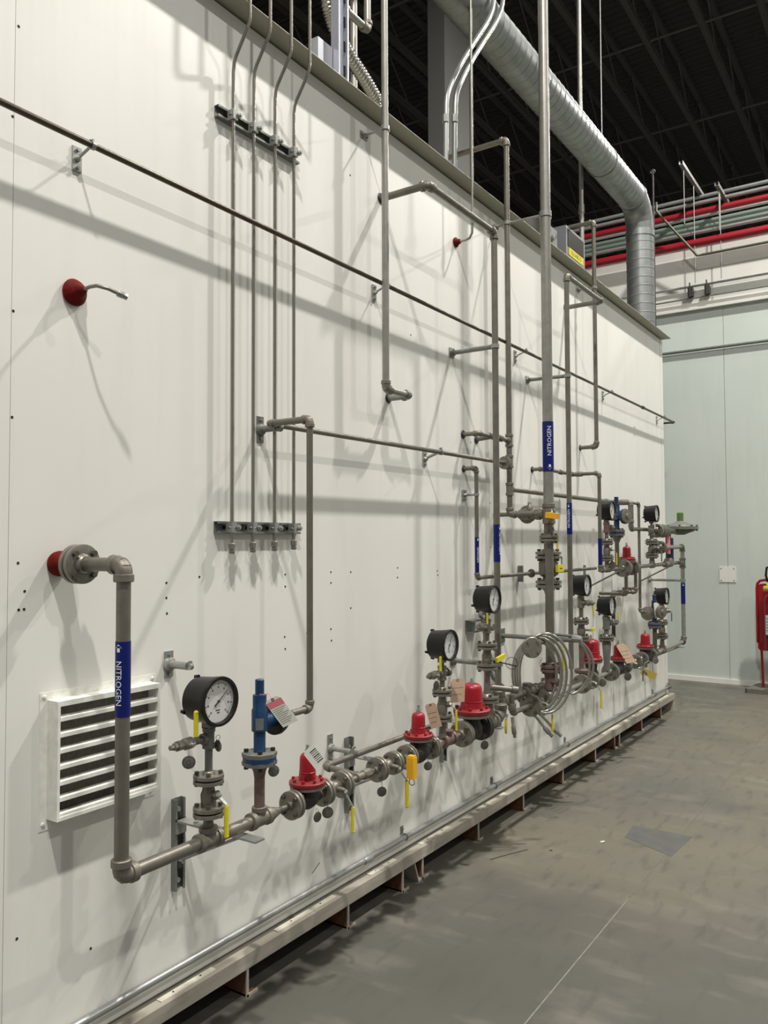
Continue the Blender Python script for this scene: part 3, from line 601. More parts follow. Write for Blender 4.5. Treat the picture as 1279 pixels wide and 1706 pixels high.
# ================================================================== four tubes on two struts
def strut_rail(name, label, px0, px1, py0, py1):
    a = at(px0, py0, x=.021); e = at(px1, py1, x=.021); z = (a.z + e.z) / 2
    t = T(name, label, 'strut', (.0, a.y, z)); channel(MB(), (0.0, a.y, z), (0.0, e.y, z), X, .041, .021, .0025).build('channel', 'strut', t)
    for f in (.12, .38, .62, .88): MB().span((.0005, a.y + (e.y - a.y) * f - .014, z - .006), (.0035, a.y + (e.y - a.y) * f + .014, z + .006)).build('slot', 'hole', t)
    return t, z
tu, zu = strut_rail('strut_rail', 'upper short strut rail clamping the four bent tubes', 364, 499, 189, 259)
tl, zl = strut_rail('strut_rail', 'lower short strut rail clamping the four tube ends', 363, 501, 878, 881)
XT = .036
for i, (pb, joint) in enumerate(((386, 105), (421, 120), (457, 152), (489, 178))):
    y = yp(pb, XT, zl); y += 0
    ords = ['first', 'second', 'third', 'last']
    t = T('bent_tube', '%s of four slim steel tubes, counted from the louver side' % ords[i], 'tube', (XT, y, 1.7), 'four slim tubes')
    z0 = zp(912 - 2 * i, XT, y); zk = zp(joint, XT, y); xo = .115
    b = MB(); pts = [(XT, y, z0), (XT, y, zk - .03), (XT + .004, y, zk), (XT + .014, y, zk + .022), (xo - .014, y, zk + .098), (xo - .004, y, zk + .12), (xo, y, zk + .15), (xo, y, 5.5)]
    b.sweep(pts, .0063, 12).build('tube', 'tube', t)
    MB().lathe((XT, y, z0 - .022), Z, [(0, .009), (.003, .0105), (.012, .0105)], 6).lathe((XT, y, z0 - .01), Z, [(0, .0085), (.004, .0085), (.004, .0115), (.022, .0115), (.025, .008)], 6).build('end_cap_nut', 'flange', t)
    for rail, zz in ((tu, zu), (tl, zl)):
        MB().box((XT - .002, y, zz), (.030, .022, .036)).torus((XT, y, zz), Z, .0105, .0035, 16, 6).lathe((XT + .008, y + .016, zz), X, [(-.02, .004), (.006, .004), (.006, .010), (.012, .010), (.012, .005), (.018, .005)], 10).build('tube_clamp', 'zinc', rail)

# ================================================================== red sealed stub, upper left
y, z = at(122, 488, x=0)[1:]
t = T('sealed_stub', 'short capped tube poking out of a red sealant blob', 'tube', (0, y, z - .03))
MB().lathe((0, y, z), X, [(0, .036), (.008, .039), (.018, .033), (.024, .024), (.038, .017), (.052, .010), (.055, 0)], 22).build('sealant_boss', 'seal', t)
MB().sweep([(.04, y, z), (.075, y, z + .004), (.10, y + .004, z + .004), (.125, y + .025, z - .004), (.138, y + .05, z - .014)], .0055, 10).build('tube', 'flange', t)
MB().lathe((.136, y + .046, z - .012), V((.013, .025, -.010)), [(0, .008), (.003, .010), (.016, .010), (.017, .0085), (.028, .0085), (.030, .007)], 6).build('end_cap_nut', 'zinc', t)

# second red stub with feed tube (right of run D)
y, z = at(758, 404, x=0)[1:]
t = T('sealed_feed_tube', 'thin tube from above bending into a small red seal', 'tube', (0, y, z))
MB().lathe((0, y, z), X, [(0, .024), (.008, .026), (.016, .016), (.03, .012), (.032, 0)], 18).build('sealant_boss', 'seal', t)
MB().sweep([(.02, y, z), (.06, y, z), (.085, y, z + .006), (.10, y, z + .03), (.102, y, z + .09)], .0065, 10).build('stub', 'steelb', t)
MB().lathe((.102, y, z + .075), Z, [(0, .010), (.02, .012), (.05, .012), (.06, .009)], 8).build('union', 'steelb', t)
MB().cyl((.102, y, z + .10), (.102, y, 5.6), .0055, n=10).build('tube', 'steelb', t)

# ================================================================== RUN C  free pipe
yC = 2.85; zc = zp(648, .114, yC)
t = T('free_riser', 'tall bright riser ending in a double elbow into the wall', 'pipe', (.114, yC, zc))
y2 = yp(684, .114, zc - .01) - .0
run(t, [(.114, yC, 5.6), (.114, yC, zc), (.114, y2 - .01, zc), (-.01, y2 - .01, zc)], .0150, 'steelb', 'flange')
MB().lathe((0, y2 - .01, zc), X, [(0, .024), (.004, .022)], 18).build('wall_ring', 'blackpaint', t)
wall_bracket('small bracket high on the tall bright riser', yC, zp(214, .114, yC), .114, .0155, Z, (.03, .05), .005, 'zinc', horiz=True)

# ================================================================== RUN D
xD, yD = .25, 3.632
p = at(634, 331, x=0); zD = p.z
t = T('looped_riser', 'grey riser leaving the wall high up, labelled near its foot', 'pipe', (xD, yD, .78))
run(t, [(-.01, p.y, zD), (xD, p.y, zD), (xD, yD, zD), (xD, yD, .78)], .0158, 'steel')
MB().lathe((0, p.y, zD), X, [(0, .026), (.004, .024)], 18).build('wall_ring', 'blackpaint', t)
elbow(t, (xD, yD, .765), Z, Y, .024)
pipe_label(t, xD, yD, zp(936, xD, yD), zp(874, xD, yD), .0158, phi_cam(xD, yD) + 1.05, True, 1)
wall_bracket('long standoff bracket holding the looped riser at mid height', yD, zp(577, xD, yD), xD, .0165, Z, (.05, .05), .0125, 'zinc', 'strut')
wall_bracket('long standoff bracket low down beside the coiled hoses', yp(754, 0, .95), .95, .262, .012, Z, (.06, .05), .0125, 'strut')

# ================================================================== RUN E
xE, yE = .09, 4.13
t = T('stepped_riser', 'riser coming over the roof edge with three stacked tees', 'pipe', (xE, yE, 1.72))
zt = zp(233, xE, yE)
run(t, [(-.6, yE, zt), (xE, yE, zt), (xE, yE, 1.705), (.235, yE, 1.705)], .0155, 'steel')
zT = [zp(v, xE, yE) for v in (734, 769, 815)]
tee(t, (xE, yE, zT[0]), Z, -Y, .0155, .012); tee(t, (xE, yE, zT[1]), Z, -Y, .0155, .012); tee(t, (xE, yE, zT[2]), Z, Y, .0155, .014)
pipe(t, (-.01, yE, 1.705), (xE, yE, 1.705), .012); MB().lathe((0, yE, 1.705), X, [(0, .026), (.005, .024)], 18).build('wall_ring', 'blackpaint', t)
yw = at(771, 727, x=0).y; run(t, [(-.01, yw, zT[0]), (xE, yw, zT[0]), (xE, yE - .03, zT[0])], .0115, 'cast'); MB().lathe((0, yw, zT[0]), X, [(0, .024), (.006, .020)], 18).build('wall_ring', 'blackpaint', t)
yw2 = at(793, 733, x=0).y; pipe(t, (-.01, yw2, zT[0] - .012), (xE, yw2, zT[0] - .004), .0115, 'cast'); MB().lathe((0, yw2, zT[0] - .012), X, [(0, .024), (.006, .020)], 18).build('wall_ring', 'blackpaint', t)
tee(t, (xE, yw2, zT[0]), Y, -X, .0115); collar(t, (xE, (yw2 + yE) / 2, zT[0]), Y, .018, .035)
wall_bracket('tiny bracket tucked under the roof flashing on the stepped riser', yE + .03, zp(372, xE, yE), xE, .016, Z, (.03, .045), .005, 'zinc', horiz=True, ringoff=V((0, -.03, 0)))

# ================================================================== RUN F  big labelled pipe
xF, yF, rF = .312, 4.15, .0285
t = T('main_riser', 'thick main riser with a large blue marker reading downward flow', 'pipe', (xF, yF, .8))
t['label'] = 'thick main riser, the fattest pipe, with large blue nitrogen marker'
zf1 = zp(858, xF, yF); zfl = zp(897, xF, yF); zfb = zp(1113, xF, yF)
pipe(t, (xF, yF, zf1), (xF, yF, 6.2), rF, 'steelb')
pipe_label(t, xF, yF, zp(786, xF, yF), zp(703, xF, yF), rF, phi_cam(xF, yF) + .28, False, -1, tz=.03)
MB().lathe((xF, yF, zf1 - .045), Z, [(0, .024), (.02, .034), (.05, .036), (.075, .036), (.08, .030)], 22).build('reducing_tee', 'cast', t)
tee(t, (xF, yF, 1.705), Z, -X, .024, .018)
pipe(t, (xF, yF, zfl), (xF, yF, 1.7), .021, 'cast'); MB().lathe((xF, yF, zfl + .02), Z, [(0, .027), (.06, .027)], 6).build('hex_nipple', 'cast', t)
flanges(t, (xF, yF, zfl), Z, .052, .02, .014, .005)
pipe(t, (xF, yF, zfb), (xF, yF, zfl), .0225, 'steel')
flanges(t, (xF, yF, zfb), Z, .054, .0225, .016, .005, 'pinkcast')
zr = zp(357, xF, yF)
t2 = T('tie_rod', 'thin tie rod linking the stepped riser clamp to the main riser', 'rod', (.2, yF, zr)); MB().cyl((xE + .016, yE, zp(372, xE, yE)), (xF - rF, yF, zr), .0065, n=10).build('rod', 'zinc', t2)
MB().lathe((xF, yF, zr - .016), Z, [(0, rF * 1.02), (0, rF * 1.2), (.03, rF * 1.2), (.03, rF * 1.02)], 24).build('clamp_ring', 'zinc', t2); MB().box((xF, yF + rF * 1.45, zr), (.03, .022, .026)).build('clamp_ear', 'zinc', t2)
# branch ball valve between E and F
t = T('branch_valve', 'ball valve with orange-yellow handle joining the main riser', 'valve', (.22, yF, 1.66))
zb = 1.705
MB().lathe((.13, yF, zb), X, [(0, .02), (.01, .027), (.035, .027), (.04, .031), (.07, .031), (.075, .025), (.1, .025), (.105, .032), (.135, .034), (.145, .026)], 8).build('valve_body', 'cast', t)
MB().lathe((.20, yF, zb + .02), Z, [(0, .02), (.02, .02), (.03, .012), (.045, .01)], 12).build('stem_neck', 'cast', t)
yq = yp(920, .365, 1.7); zq_ = zp(859, .365, yq); lv = MB().cyl((xF + .02, yF - .01, zb + .02), (.36, yq, zq_), .006).build('lever_handle', 'zinc', t); MB().box((.365, yq, zq_), (.062, .05, .030), Matrix.Rotation(math.radians(9), 3, 'Y')).build('grip', 'amber', lv, 'orange-yellow grip')
MB().cyl((xF, yF, zb + .02), (xF + .038, yF - .01, zb + .02), .010, n=10).build('stem', 'zinc', t)
t = T('blanked_coupling', 'round ribbed coupling cap behind the branch valve', 'fitting', (.17, yF + .07, 1.66))
MB().lathe((.155, yF + .04, zb), V((.2, 1, 0)), [(0, .02), (.01, .05), (.022, .052), (.03, .045), (.05, .042), (.06, .02)], 20).build('cap', 'cast', t)
b = MB()
for k in range(5): b.torus((xF - .045, yF - .012, 1.652 - k * .012), X if k % 2 else Y, .006, .0012, 10, 5)
tag(b.build('wire_chain', 'zinc'), 'short twisted wire hanging under the branch valve', 'chain')
lev = T('angle_lever', 'thin yellow lever hanging right of the main riser flange', 'lever', (xF + .05, yF, 1.5)); lever(lev, (xF + .02, yF, 1.635), X + Y * .3 - Z * .6, -Z, .9, .09, .06)

# ================================================================== vertical flanged valve G behind F
xG, yG = .24, yp(913, .24, 1.5)
t = T('double_flanged_valve', 'flanged valve with yellow grip behind the main riser', 'valve', (xG, yG, 1.28))
zg1, zg2 = zp(925, xG, yG), zp(973, xG, yG)
flanges(t, (xG, yG, zg1), Z, .072, .026, .017, .006); flanges(t, (xG, yG, zg2), Z, .072, .026, .017, .006)
b = MB().lathe((xG, yG, zg2 + .02), Z, [(0, .034), (.02, .034), (.035, .058), (.10, .058), (.13, .04), (zg1 - zg2 - .035, .03)], 8); b.build('valve_body', 'cast', t)
MB().lathe((xG, yG, zg2 - .20), Z, [(0, .02), (.14, .02), (.17, .028), (.19, .034)], 20).build('hub', 'cast', t); pipe(t, (xG, yG, .79), (xG, yG, zg2 - .15), .021); pipe(t, (xG, yG, zg1 + .02), (xG, yG, zg1 + .13), .024)
yq = yp(932, .33, 1.4)
MB().cyl((xG, yG, 1.40), (.325, yG, 1.40), .011, n=12).lathe((xG + .05, yG, 1.40), X, [(0, .02), (.03, .02), (.035, .012)], 12).build('stem', 'cast', t)
lv = MB().span((.322, yG - .01, 1.412), (.328, yq + .05, 1.428)).cyl((.325, yq + .045, 1.41), (.325, yq + .045, 1.47), .005).build('lever_handle', 'zinc', t)
MB().box((.331, yq, 1.405), (.014, .085, .040)).build('grip', 'yellow', lv, 'yellow vinyl grip')
MB().box((.3385, yq, 1.405), (.001, .03, .006)).build('grip_print', 'ink', lv)

# ================================================================== RUN H
y, z = at(772, 781, x=0)[1:]; xH = .075
t = T('slim_drop', 'slim pipe dropping from the wall to the upper header', 'pipe', (xH, y, 1.36))
run(t, [(-.01, y, z), (xH, y, z), (xH, y, ZU), (xH, yp(992, xH, ZU), ZU - .002)], .0105)
MB().lathe((0, y, z), X, [(0, .02), (.005, .017)], 16).build('wall_ring', 'blackpaint', t)
pipe_label(t, xH, y, zp(954, xH, y), zp(895, xH, y), .0105, phi_cam(xH, y) + .45, True, 1)
wall_bracket('small square bracket on the slim drop', y, zp(824, xH, y), xH, .011, Z, (.05, .055), .006, 'zinc')
yb_ = yp(885, xH, ZU)
MB().torus((xH, yb_, ZU), Y, .02, .006, 16, 8).lathe((xH, yb_ - .01, ZU), Y, [(0, .022), (.02, .022)], 6).build('union', 'cast', t)
ys_ = yp(863, .0, ZU); tb = T('header_strut', 'short upright strut holding the slim header to the wall', 'bracket', (0, ys_, ZU - .05))
MB().span((.0, ys_ - .008, ZU - .05), (.03, ys_ + .008, ZU + .045)).cyl((.02, ys_, ZU), (xH, ys_, ZU), .006).build('post', 'strut', tb); MB().torus((xH, ys_, ZU), Y, .013, .003, 16, 6).build('clamp_ring', 'zinc', tb)

# ================================================================== RUN I  relief line
xI, yI = .28, 2.131
zI0 = .995; zI1 = 1.972
t = T('relief_line', 'slim relief pipe rising from the blue valve then running along the wall', 'pipe', (xI, yI, zI0))
run(t, [(XM, 2.03, zI0), (xI, yI, zI0), (xI, yI, zI1)], .0112)
run(t, [(xI, yI, zI1 - .02), (xI, yI, zI1), (.095, yI, zI1)], .0118)
run(t, [(.13, yI, zI1), (.095, yI, zI1), (.095, yE - .02, 1.988)], .0105, 'steel')
flanges(t, (.095, yE - .07, 1.988), Y, .036, .011, .008, .004, bolts=False)
wall_bracket('upright plate bracket behind the corner of the relief line', yI + .055, 1.965, .095, .012, Y, (.034, .095), .0125, 'strut', rodm='strut')
wall_bracket('bracket under the middle of the horizontal relief line', yp(706, 0, 1.97), 1.955, .095, .0115, Y, (.03, .07), .007, 'zinc', ringoff=V((0, 0, .028)))

# ================================================================== RUN K
yK, xK = 4.606, .255
p = at(941, 511, x=0); zK = (p.z + 3.144) / 2
t = T('looped_riser', 'riser with a small blue marker, looping out from the upper far wall', 'pipe', (xK, yK, .82))
run(t, [(-.01, 5.24, 3.155), (xK, 5.24, 3.155), (xK, yK, 3.155), (xK, yK, .80)], .0152)
MB().lathe((0, 5.24, 3.155), X, [(0, .026), (.004, .024)], 18).build('wall_ring', 'blackpaint', t)
pipe_label(t, xK, yK, zp(890, xK, yK), zp(838, xK, yK), .0152, phi_cam(xK, yK) - .25, False, 1)
wall_bracket('long standoff bracket holding the far looped riser', yK - .02, zp(626, xK, yK), xK, .016, Z, (.045, .045), .0115, 'zinc', 'strut', ringoff=V((0, .02, 0)))

# ================================================================== RUN L
xL, yL = .12, 5.497
t = T('roof_edge_drop', 'pipe over the roof edge dropping to a wall elbow', 'pipe', (xL, yL, 2.22))
zt = zp(370, xL, yL); zb2 = zp(744, xL, yL)
run(t, [(-.6, yL, zt), (xL, yL, zt), (xL, yL, zb2), (-.01, yL, zb2)], .0145); MB().lathe((0, yL, zb2), X, [(0, .023), (.004, .021)], 16).build('wall_ring', 'blackpaint', t)
wall_bracket('tiny bracket below the flashing on the roof edge drop', yL, zp(479, xL, yL), xL, .015, Z, (.03, .045), .0045, 'zinc', horiz=True)

# ================================================================== RUN M
y, z = at(886, 783, x=0)[1:]; y2 = 5.16; xMm = .25; zMm = 2.0
t = T('slim_drop', 'slim pipe with plain blue band dropping to the upper manifold', 'pipe', (xMm, y2, ZU))
run(t, [(-.01, y, zMm), (.075, y, zMm), (.075, y2, zMm), (xMm, y2, zMm), (xMm, y2, ZU), (xMm, y2 + .1, ZU)], .0118)
collar(t, (.075, yp(934, .075, 2), zMm), Y, .017, .04); collar(t, (.12, y2, zMm), X, .017, .035)
MB().lathe((0, y, zMm), X, [(0, .022), (.005, .019)], 16).build('wall_ring', 'blackpaint', t)
pipe_label(t, xMm, y2, zp(944, xMm, y2), zp(897, xMm, y2), .0125, 0, True, None, text=False)

# ================================================================== RUN N, O
xN, zN = .09, 1.835
t = T('cross_header', 'level pipe from the stepped riser across to the far instruments', 'pipe', (xN, 5, zN))
yN1 = 6.0
run(t, [(xN, yE + .02, zT[2]), (xN, yN1, zN + .01), (.20, yN1, zN + .01), (.20, yN1, 1.645), (.20, 6.45, 1.645)], .0145)
collar(t, (xN, yp(1010, xN, zN), zN + .008), Y, .021, .06); collar(t, (.15, yN1, zN + .01), X, .022, .06); collar(t, (.20, yN1, 1.76), Z, .02, .10); collar(t, (.20, yN1, 1.70), Z, .022, .03)
yO = 6.2
run(t, [(.20, yN1, zN + .005), (.20, yO, zN + .005), (.20, yO, 1.018), (.225, yO, 1.018)], .0105)

# ================================================================== RUN J and LOWER MANIFOLD, first section
yJ = yp(203, XM, .9); zJ = zp(941, XM, yJ)
t = T('entry_pipe', 'near pipe from flanged red-sealed wall entry down to the manifold', 'pipe', (XM, yJ, ZM))
run(t, [(-.02, yJ, zJ), (XM, yJ, zJ), (XM, yJ, ZM), (XM, yp(345, XM, ZM), ZM)], .0185, 'steel')
MB().lathe((0, yJ, zJ), X, [(0, .034), (.012, .036), (.03, .030), (.055, .024), (.07, .022)], 22).build('sealant_boss', 'seal', t)
flanges(t, (.098, yJ, zJ), X, .054, .0185, .0145, .007)
pipe_label(t, XM, yJ, zp(1193, XM, yJ), zp(1068, XM, yJ), .0185, phi_cam(XM, yJ) - .62, True, 1, tz=-.01)

def my(px): return yp(px, XM, ZM)
y345, y430 = my(347), my(432)
t = T('manifold_pipe', 'thick near manifold pipe with two tees, left of the regulators', 'pipe', (XM, 1.7, ZM - .03))
tee(t, (XM, y345, ZM), Y, Z, .0185, .0185); pipe(t, (XM, y345, ZM), (XM, y430, ZM), .0185); tee(t, (XM, y430, ZM), Y, Z, .0185, .0165)
MB().lathe((XM, y430 + .03, ZM), Y, [(0, .023), (.02, .022), (.055, .012), (.06, .0105)], 18).build('reducer', 'cast', t); pipe(t, (XM, y430 + .08, ZM), (XM, my(484), ZM), .0098)

# blue relief valve
def relief(label, x, y, z0, k=1.0, m='blue', disc='black', outlet=Y, band='bluefl'):
    t = T('relief_valve', label, 'relief valve', (x, y, z0), 'spring relief valves'); o = V((x, y, z0))
    MB().lathe(o - Z * .014 * k, Z, [(0, .024 * k), (.004 * k, .054 * k), (.016 * k, .055 * k), (.016 * k, .03 * k)], 8).build('flange', 'greypaint', t)
    MB().cyl(o + Z * .002, o + Z * .016 * k, .052 * k, n=32).build('gasket_band', band, t); MB().lathe(o + Z * .016 * k, Z, [(0, .054 * k), (.012 * k, .055 * k), (.014 * k, .052 * k), (.014 * k, .025 * k)], 8).build('flange', 'greypaint', t)
    for i in range(4):
        a = pi / 4 + i * pi / 2; bolt(o + V((math.cos(a), math.sin(a), 0)) * .041 * k + Z * .008 * k, Z, .062 * k, .0075 * k, t, 'darkcast')
    MB().lathe(o + Z * .028 * k, Z, [(0, .021 * k), (.004 * k, .0185 * k), (.062 * k, .0185 * k), (.066 * k, .025 * k), (.13 * k, .025 * k), (.136 * k, .0215 * k), (.176 * k, .0215 * k), (.178 * k, .014 * k), (.222 * k, .014 * k), (.224 * k, .012 * k), (.224 * k, 0)], 24).build('bonnet', m, t, m + ' painted spring bonnet')
    zo = o + Z * .118 * k; od = V(outlet)
    MB().cyl(zo, zo + od * .062 * k, .022 * k, n=20).build('outlet_neck', m, t)
    MB().lathe(zo + od * .060 * k, od, [(0, .03 * k), (.001, .050 * k), (.014 * k, .051 * k), (.016 * k, .048 * k), (.016 * k, .02 * k)], 32).build('outlet_flange', disc, t)
    MB().lathe(zo + od * .077 * k, od, [(0, .046 * k), (.012 * k, .046 * k), (.014 * k, .02 * k), (.024 * k, .016 * k)], 28).build('companion_flange', 'flange', t)
    u = (V((CAM.x, CAM.y, zo.z)) - zo).normalized(); s_ = Z.cross(u)
    b = MB(); 
    for i in range(7):
        a0 = -.5 + i / 6
        p_ = zo + (u * math.cos(a0) + s_ * math.sin(a0)) * .0258 * k - s_ * 0; b.v += [p_ - Z * .018 * k, p_ + Z * .018 * k]
    for i in range(6): b.f.append((2 * i, 2 * i + 2, 2 * i + 3, 2 * i + 1))
    b.build('nameplate', 'nameplate', t); return t
zB = zp(1268, XM, y430)
relief('bright blue relief valve with white paper tag on the near manifold', XM, y430, zB)
t = T('relief_nipple', 'short reddish nipple carrying the bright blue relief valve', 'pipe', (XM, y430, ZM + .04)); MB().cyl((XM, y430, ZM + .035), (XM, y430, zB - .03), .0165, n=18).lathe((XM, y430, zB - .05), Z, [(0, .0165), (.02, .02), (.036, .027)], 18).build('pipe', 'pinkcast', t)
u = V((.80, .60, 0)); dn = V((.30, .34, -.75)).normalized()
pt = at(452, 1163, x=XM + .05)
paper_tag('paper_tag', 'white paper tag with pink header tied to the blue relief valve', pt, V((.62, .35, .35)), V((.34, .30, -.62)), .052, .10, 'paper', 'pink', 9)
MB_ = MB().sweep([pt, pt + V((-.01, .0, .012)), pt + V((-.04, -.01, .008)), (XM, y430 - .0, pt.z + .0)], .001, 6); tag(MB_.build('tie_wire', 'pink'), 'thin pink loop tying the paper tag to the blue valve', 'wire')
disc_tag('round metal tag hanging at the blue relief valve flange', (XM + .045, y430 + .015, zB + .01), V((1, -.6, 0)), 1.05, .02)

# gauge risers -----------------------------------------------------------------
def block_valve(label, x, y, zlow, zhigh, R, rp, lev=None, levcol='yellow', m='cast', base=None, levk=1.0):
    t = T('block_valve', label, 'valve', (x, y, zlow - .02), 'gauge root valves'); flanges(t, (x, y, zlow), Z, R, rp, R * .26, .005, m='flange'); flanges(t, (x, y, zhigh), Z, R, rp, R * .24, .005)
    L = zhigh - zlow
    MB().lathe((x, y, zlow + R * .2), Z, [(0, rp * 1.6), (L * .15, rp * 1.75), (L * .42, rp * 1.85), (L * .55, rp * 1.5), (L - R * .4, rp * 1.1)], 14).build('valve_body', m, t)
    if base is not None: MB().lathe((x, y, base), Z, [(0, rp * 1.4), (max(.005, (zlow - base) * .4), rp * 1.15), (max(.01, zlow - base), rp)], 14).build('nipple', m, t)
    if lev:
        zz = (zlow + zhigh) / 2 + L * .05; MB().cyl((x, y, zz), (x + rp * 3.0, y, zz), rp * .8, n=10).lathe((x + rp * 2.4, y, zz), X, [(0, rp * 1.1), (rp * .5, rp * 1.1)], 6).build('stem_neck', m, t)
        lever(t, (x + rp * 3.0, y, zz), lev[0], lev[1], levk, .088, .05, levcol)
    return t
def gauge_tee(label, x, y, z, zlow, ztop, rp, d=-Y, lev=Z, k=1.0, bleed=True, m='cast', L=.06):
    t = T('gauge_tee', label, 'fitting', (x, y, zlow)); pipe(t, (x, y, zlow), (x, y, z - rp * 2), rp, 'greypaint' if m == 'greypaint' else 'steel'); tee(t, (x, y, z), Z, d, rp * 1.15, rp, m)
    if bleed:
        o = V((x, y, z)); d = V(d).normalized(); pipe(t, o + d * .02 * k, o + d * L * k, rp * .95, 'steel')
        b = MB().lathe(o + d * (L * k), d, [(0, rp * 1.2), (.01 * k, rp * 1.55), (.032 * k, rp * 1.55), (.036 * k, rp * 1.1), (.046 * k, rp * 1.1), (.047 * k, rp * 1.3), (.06 * k, rp * 1.3)], 8); b.build('bleed_valve', 'flange', t)
        b = MB().lathe(o + d * ((L + .058) * k), d, [(0, rp * 1.0), (.012 * k, rp * 1.0), (.013 * k, rp * .65), (.026 * k, rp * .65)], 6); b.build('plug', 'flange', t)
        if lev is not None: lever(t, o + d * ((L + .02) * k) + X * (rp * 1.8), X * .3 + V(lev) * .2, lev, k * .92, .075, .03)
    return t

# near riser 1
z1, z2, z3, zg = zp(1351, XM, y345), zp(1297, XM, y345), zp(1229, XM, y345), zp(1166, XM, y345)
block_valve('flanged root valve under the nearest gauge, yellow lever hanging down', XM, y345, z1, z2, .044, .0125, (X + Y * .3, -Z), base=ZM + .03)
gauge_tee('grey tee with side bleed valve under the nearest gauge', XM, y345, z3, z2 + .01, zg, .0112, -Y, Z, 1.0, m='greypaint')
gauge('largest and nearest black gauge, beside the louver', XM, y345, zg, .070, z3 + .02, 38)
disc_tag('round metal tag under the bleed valve of the nearest gauge', (XM + .01, y345 - .085, z3 - .01), V((1, -.9, 0)), 1.1, .022)
disc_tag('edge-on metal tag hanging beside the nearest gauge tee', (XM + .025, y345 + .012, z3 + .01), V((.15, 1, 0)), 1.0, .016)

# regulator 1 section
zf = lambda px, py: zp(py, XM, my(px))
def pairs(label, px, R=.046, rp=.0098, th=None, m='flange'):
    t = T('flange_joint', label, 'flange', (XM, my(px), ZM - R), 'bolted flange joints on the lower manifold'); flanges(t, (XM, my(px), ZM), Y, R, rp, th or .011, .005, m); return t
pairs('bolted flange joint left of the nearest red regulator', 487)
regulator('nearest red regulator with barcode card on its bonnet', XM, my(512), ZM, zf(511, 1302), .060, .027, .093)
pairs('bolted flange joint right of the nearest red regulator', 538)
def inline_valve(label, px, L=.07, r=.02, levd=(X, -Z), levk=1.0, gripcol='yellow', grip=.085):
    y = my(px); t = T('inline_valve', label, 'valve', (XM, y, ZM - .03), 'lever valves on the lower manifold'); valve_body(t, (XM, y, ZM), Y, r, L, 'flange', X, .03)
    lever(t, (XM + r * 1.3 + .028, y, ZM - .004), levd[0], levd[1], levk, grip, .06, gripcol); return t
inline_valve('lever valve right of the nearest regulator, yellow grip hanging', 554, .09, .019, (X * .5 + Y * .25 - Z * .4, -Z))
pairs('bolted flange joint left of the bypass tee', 570)
ycard = my(512)
cp = V((XM + .018, ycard + .008, zf(511, 1302) + .086))
paper_tag('barcode_card', 'curled white card with black bars on nearest red regulator', at(513, 1247, x=XM + .045), rt0 * .72 + Z * .60, rt0 * .62 - Z * .78, .046, .066, 'paper', None, 0, 7, False)
disc_tag('round metal tag hanging under the nearest red regulator body', (XM + .02, my(521), ZM - .035), V((1, -.2, 0)), 1.0, .014)
disc_tag('round metal tag between nearest regulator and its lever valve', (XM + .025, my(536), ZM - .03), V((1, -.9, 0)), 1.15, .014)

# bypass tee and line
t = T('bypass_line', 'slim bypass pipe running behind the lower manifold', 'pipe', (.12, 2.6, .69))
yb1 = my(600); pipe(t, (XM, my(574), ZM), (XM, my(622), ZM), .0105); tee(t, (XM, yb1, ZM), Y, -X, .0115); MB().lathe((XM, yb1 + .02, ZM), Y, [(0, .018), (.025, .02), (.045, .016)], 8).build('union', 'cast', t)
run(t, [(XM, yb1, ZM), (.12, yb1, ZM + .012), (.12, 3.30, ZM + .012)], .0115, 'steel')
pairs('bolted flange joint left of the padlocked valve', 629)
inline_valve('lever valve locked out with an amber box', 644, .075, .019, (X * .5 - Z * .35 + Y * .75, -Z), 1.15)
pairs('bolted flange joint right of the padlocked valve', 655, .044)
yL2 = my(657); t = T('lockout_box', 'amber lockout box clamped on a valve lever', 'lockout', (XM + .075, yL2, ZM - .06))
MB().box((XM + .085, yL2 - .01, ZM - .006), (.030, .030, .080)).build('body', 'amber', t); MB().box((XM + .085, yL2 - .01, ZM + .036), (.026, .022, .008)).build('cap', 'amber', t); MB().torus((XM + .085, yL2 - .01, ZM - .06), Y, .012, .002, 14, 6).build('shackle', 'zinc', t)
disc_tag('round metal tag under the flange left of the padlocked valve', (XM + .01, my(632), ZM - .045), V((1, -.9, 0)), 1.1, .022)
pairs('bolted flange joint left of the slim red regulator', 678, .048)
regulator('slim red regulator with tan card, second from the louver', XM, my(697), ZM, zf(691, 1226), .060, .0285, .088, screw=.024)
pairs('bolted flange joint right of the slim red regulator', 717, .048)
disc_tag('round metal tag below the slim red regulator', (XM + .03, my(702), ZM - .028), V((1, -.8, 0)), 1.05, .012)
pt = at(716, 1172, x=XM + .01)
paper_tag('tan_card', 'tan card with black eyelet leaning by the slim red regulator', pt, V((.45, .62, .12)), V((.05, .30, -.75)), .050, .115, 'tan', None, 3)
t = T('manifold_pipe', 'reddish cast manifold tee under the second gauge', 'pipe', (XM, my(742), ZM - .03))
pipe(t, (XM, my(722), ZM), (XM, my(770), ZM), .012, 'pinkcast'); collar(t, (XM, my(730), ZM), Y, .019, .05, 'flange'); tee(t, (XM, my(745), ZM + .003), Y, Z, .02, .017, 'pinkcast')
y2_ = my(737)
z1, z2, z3, zg = [zp(v, XM, y2_) for v in (1195, 1153, 1121, 1074)]
block_valve('flanged root valve under the second gauge, yellow grip hanging', XM, y2_, z1, z2, .043, .0125, (X + Y * .5, -Z), base=ZM + .02, levk=.95)
gauge_tee('tee with capped bleed under the second gauge', XM, y2_, z3, z2 + .01, zg, .0115, -Y, Z, .85)
MB_ = MB().lathe((XM, y2_ + .012, z3), Y + X * .2, [(0, .012), (.02, .012), (.021, .019), (.034, .019), (.035, .012)], 16); tag(MB_.build('pipe_plug', 'cast'), 'round plug on the far side of the second gauge tee', 'fitting')
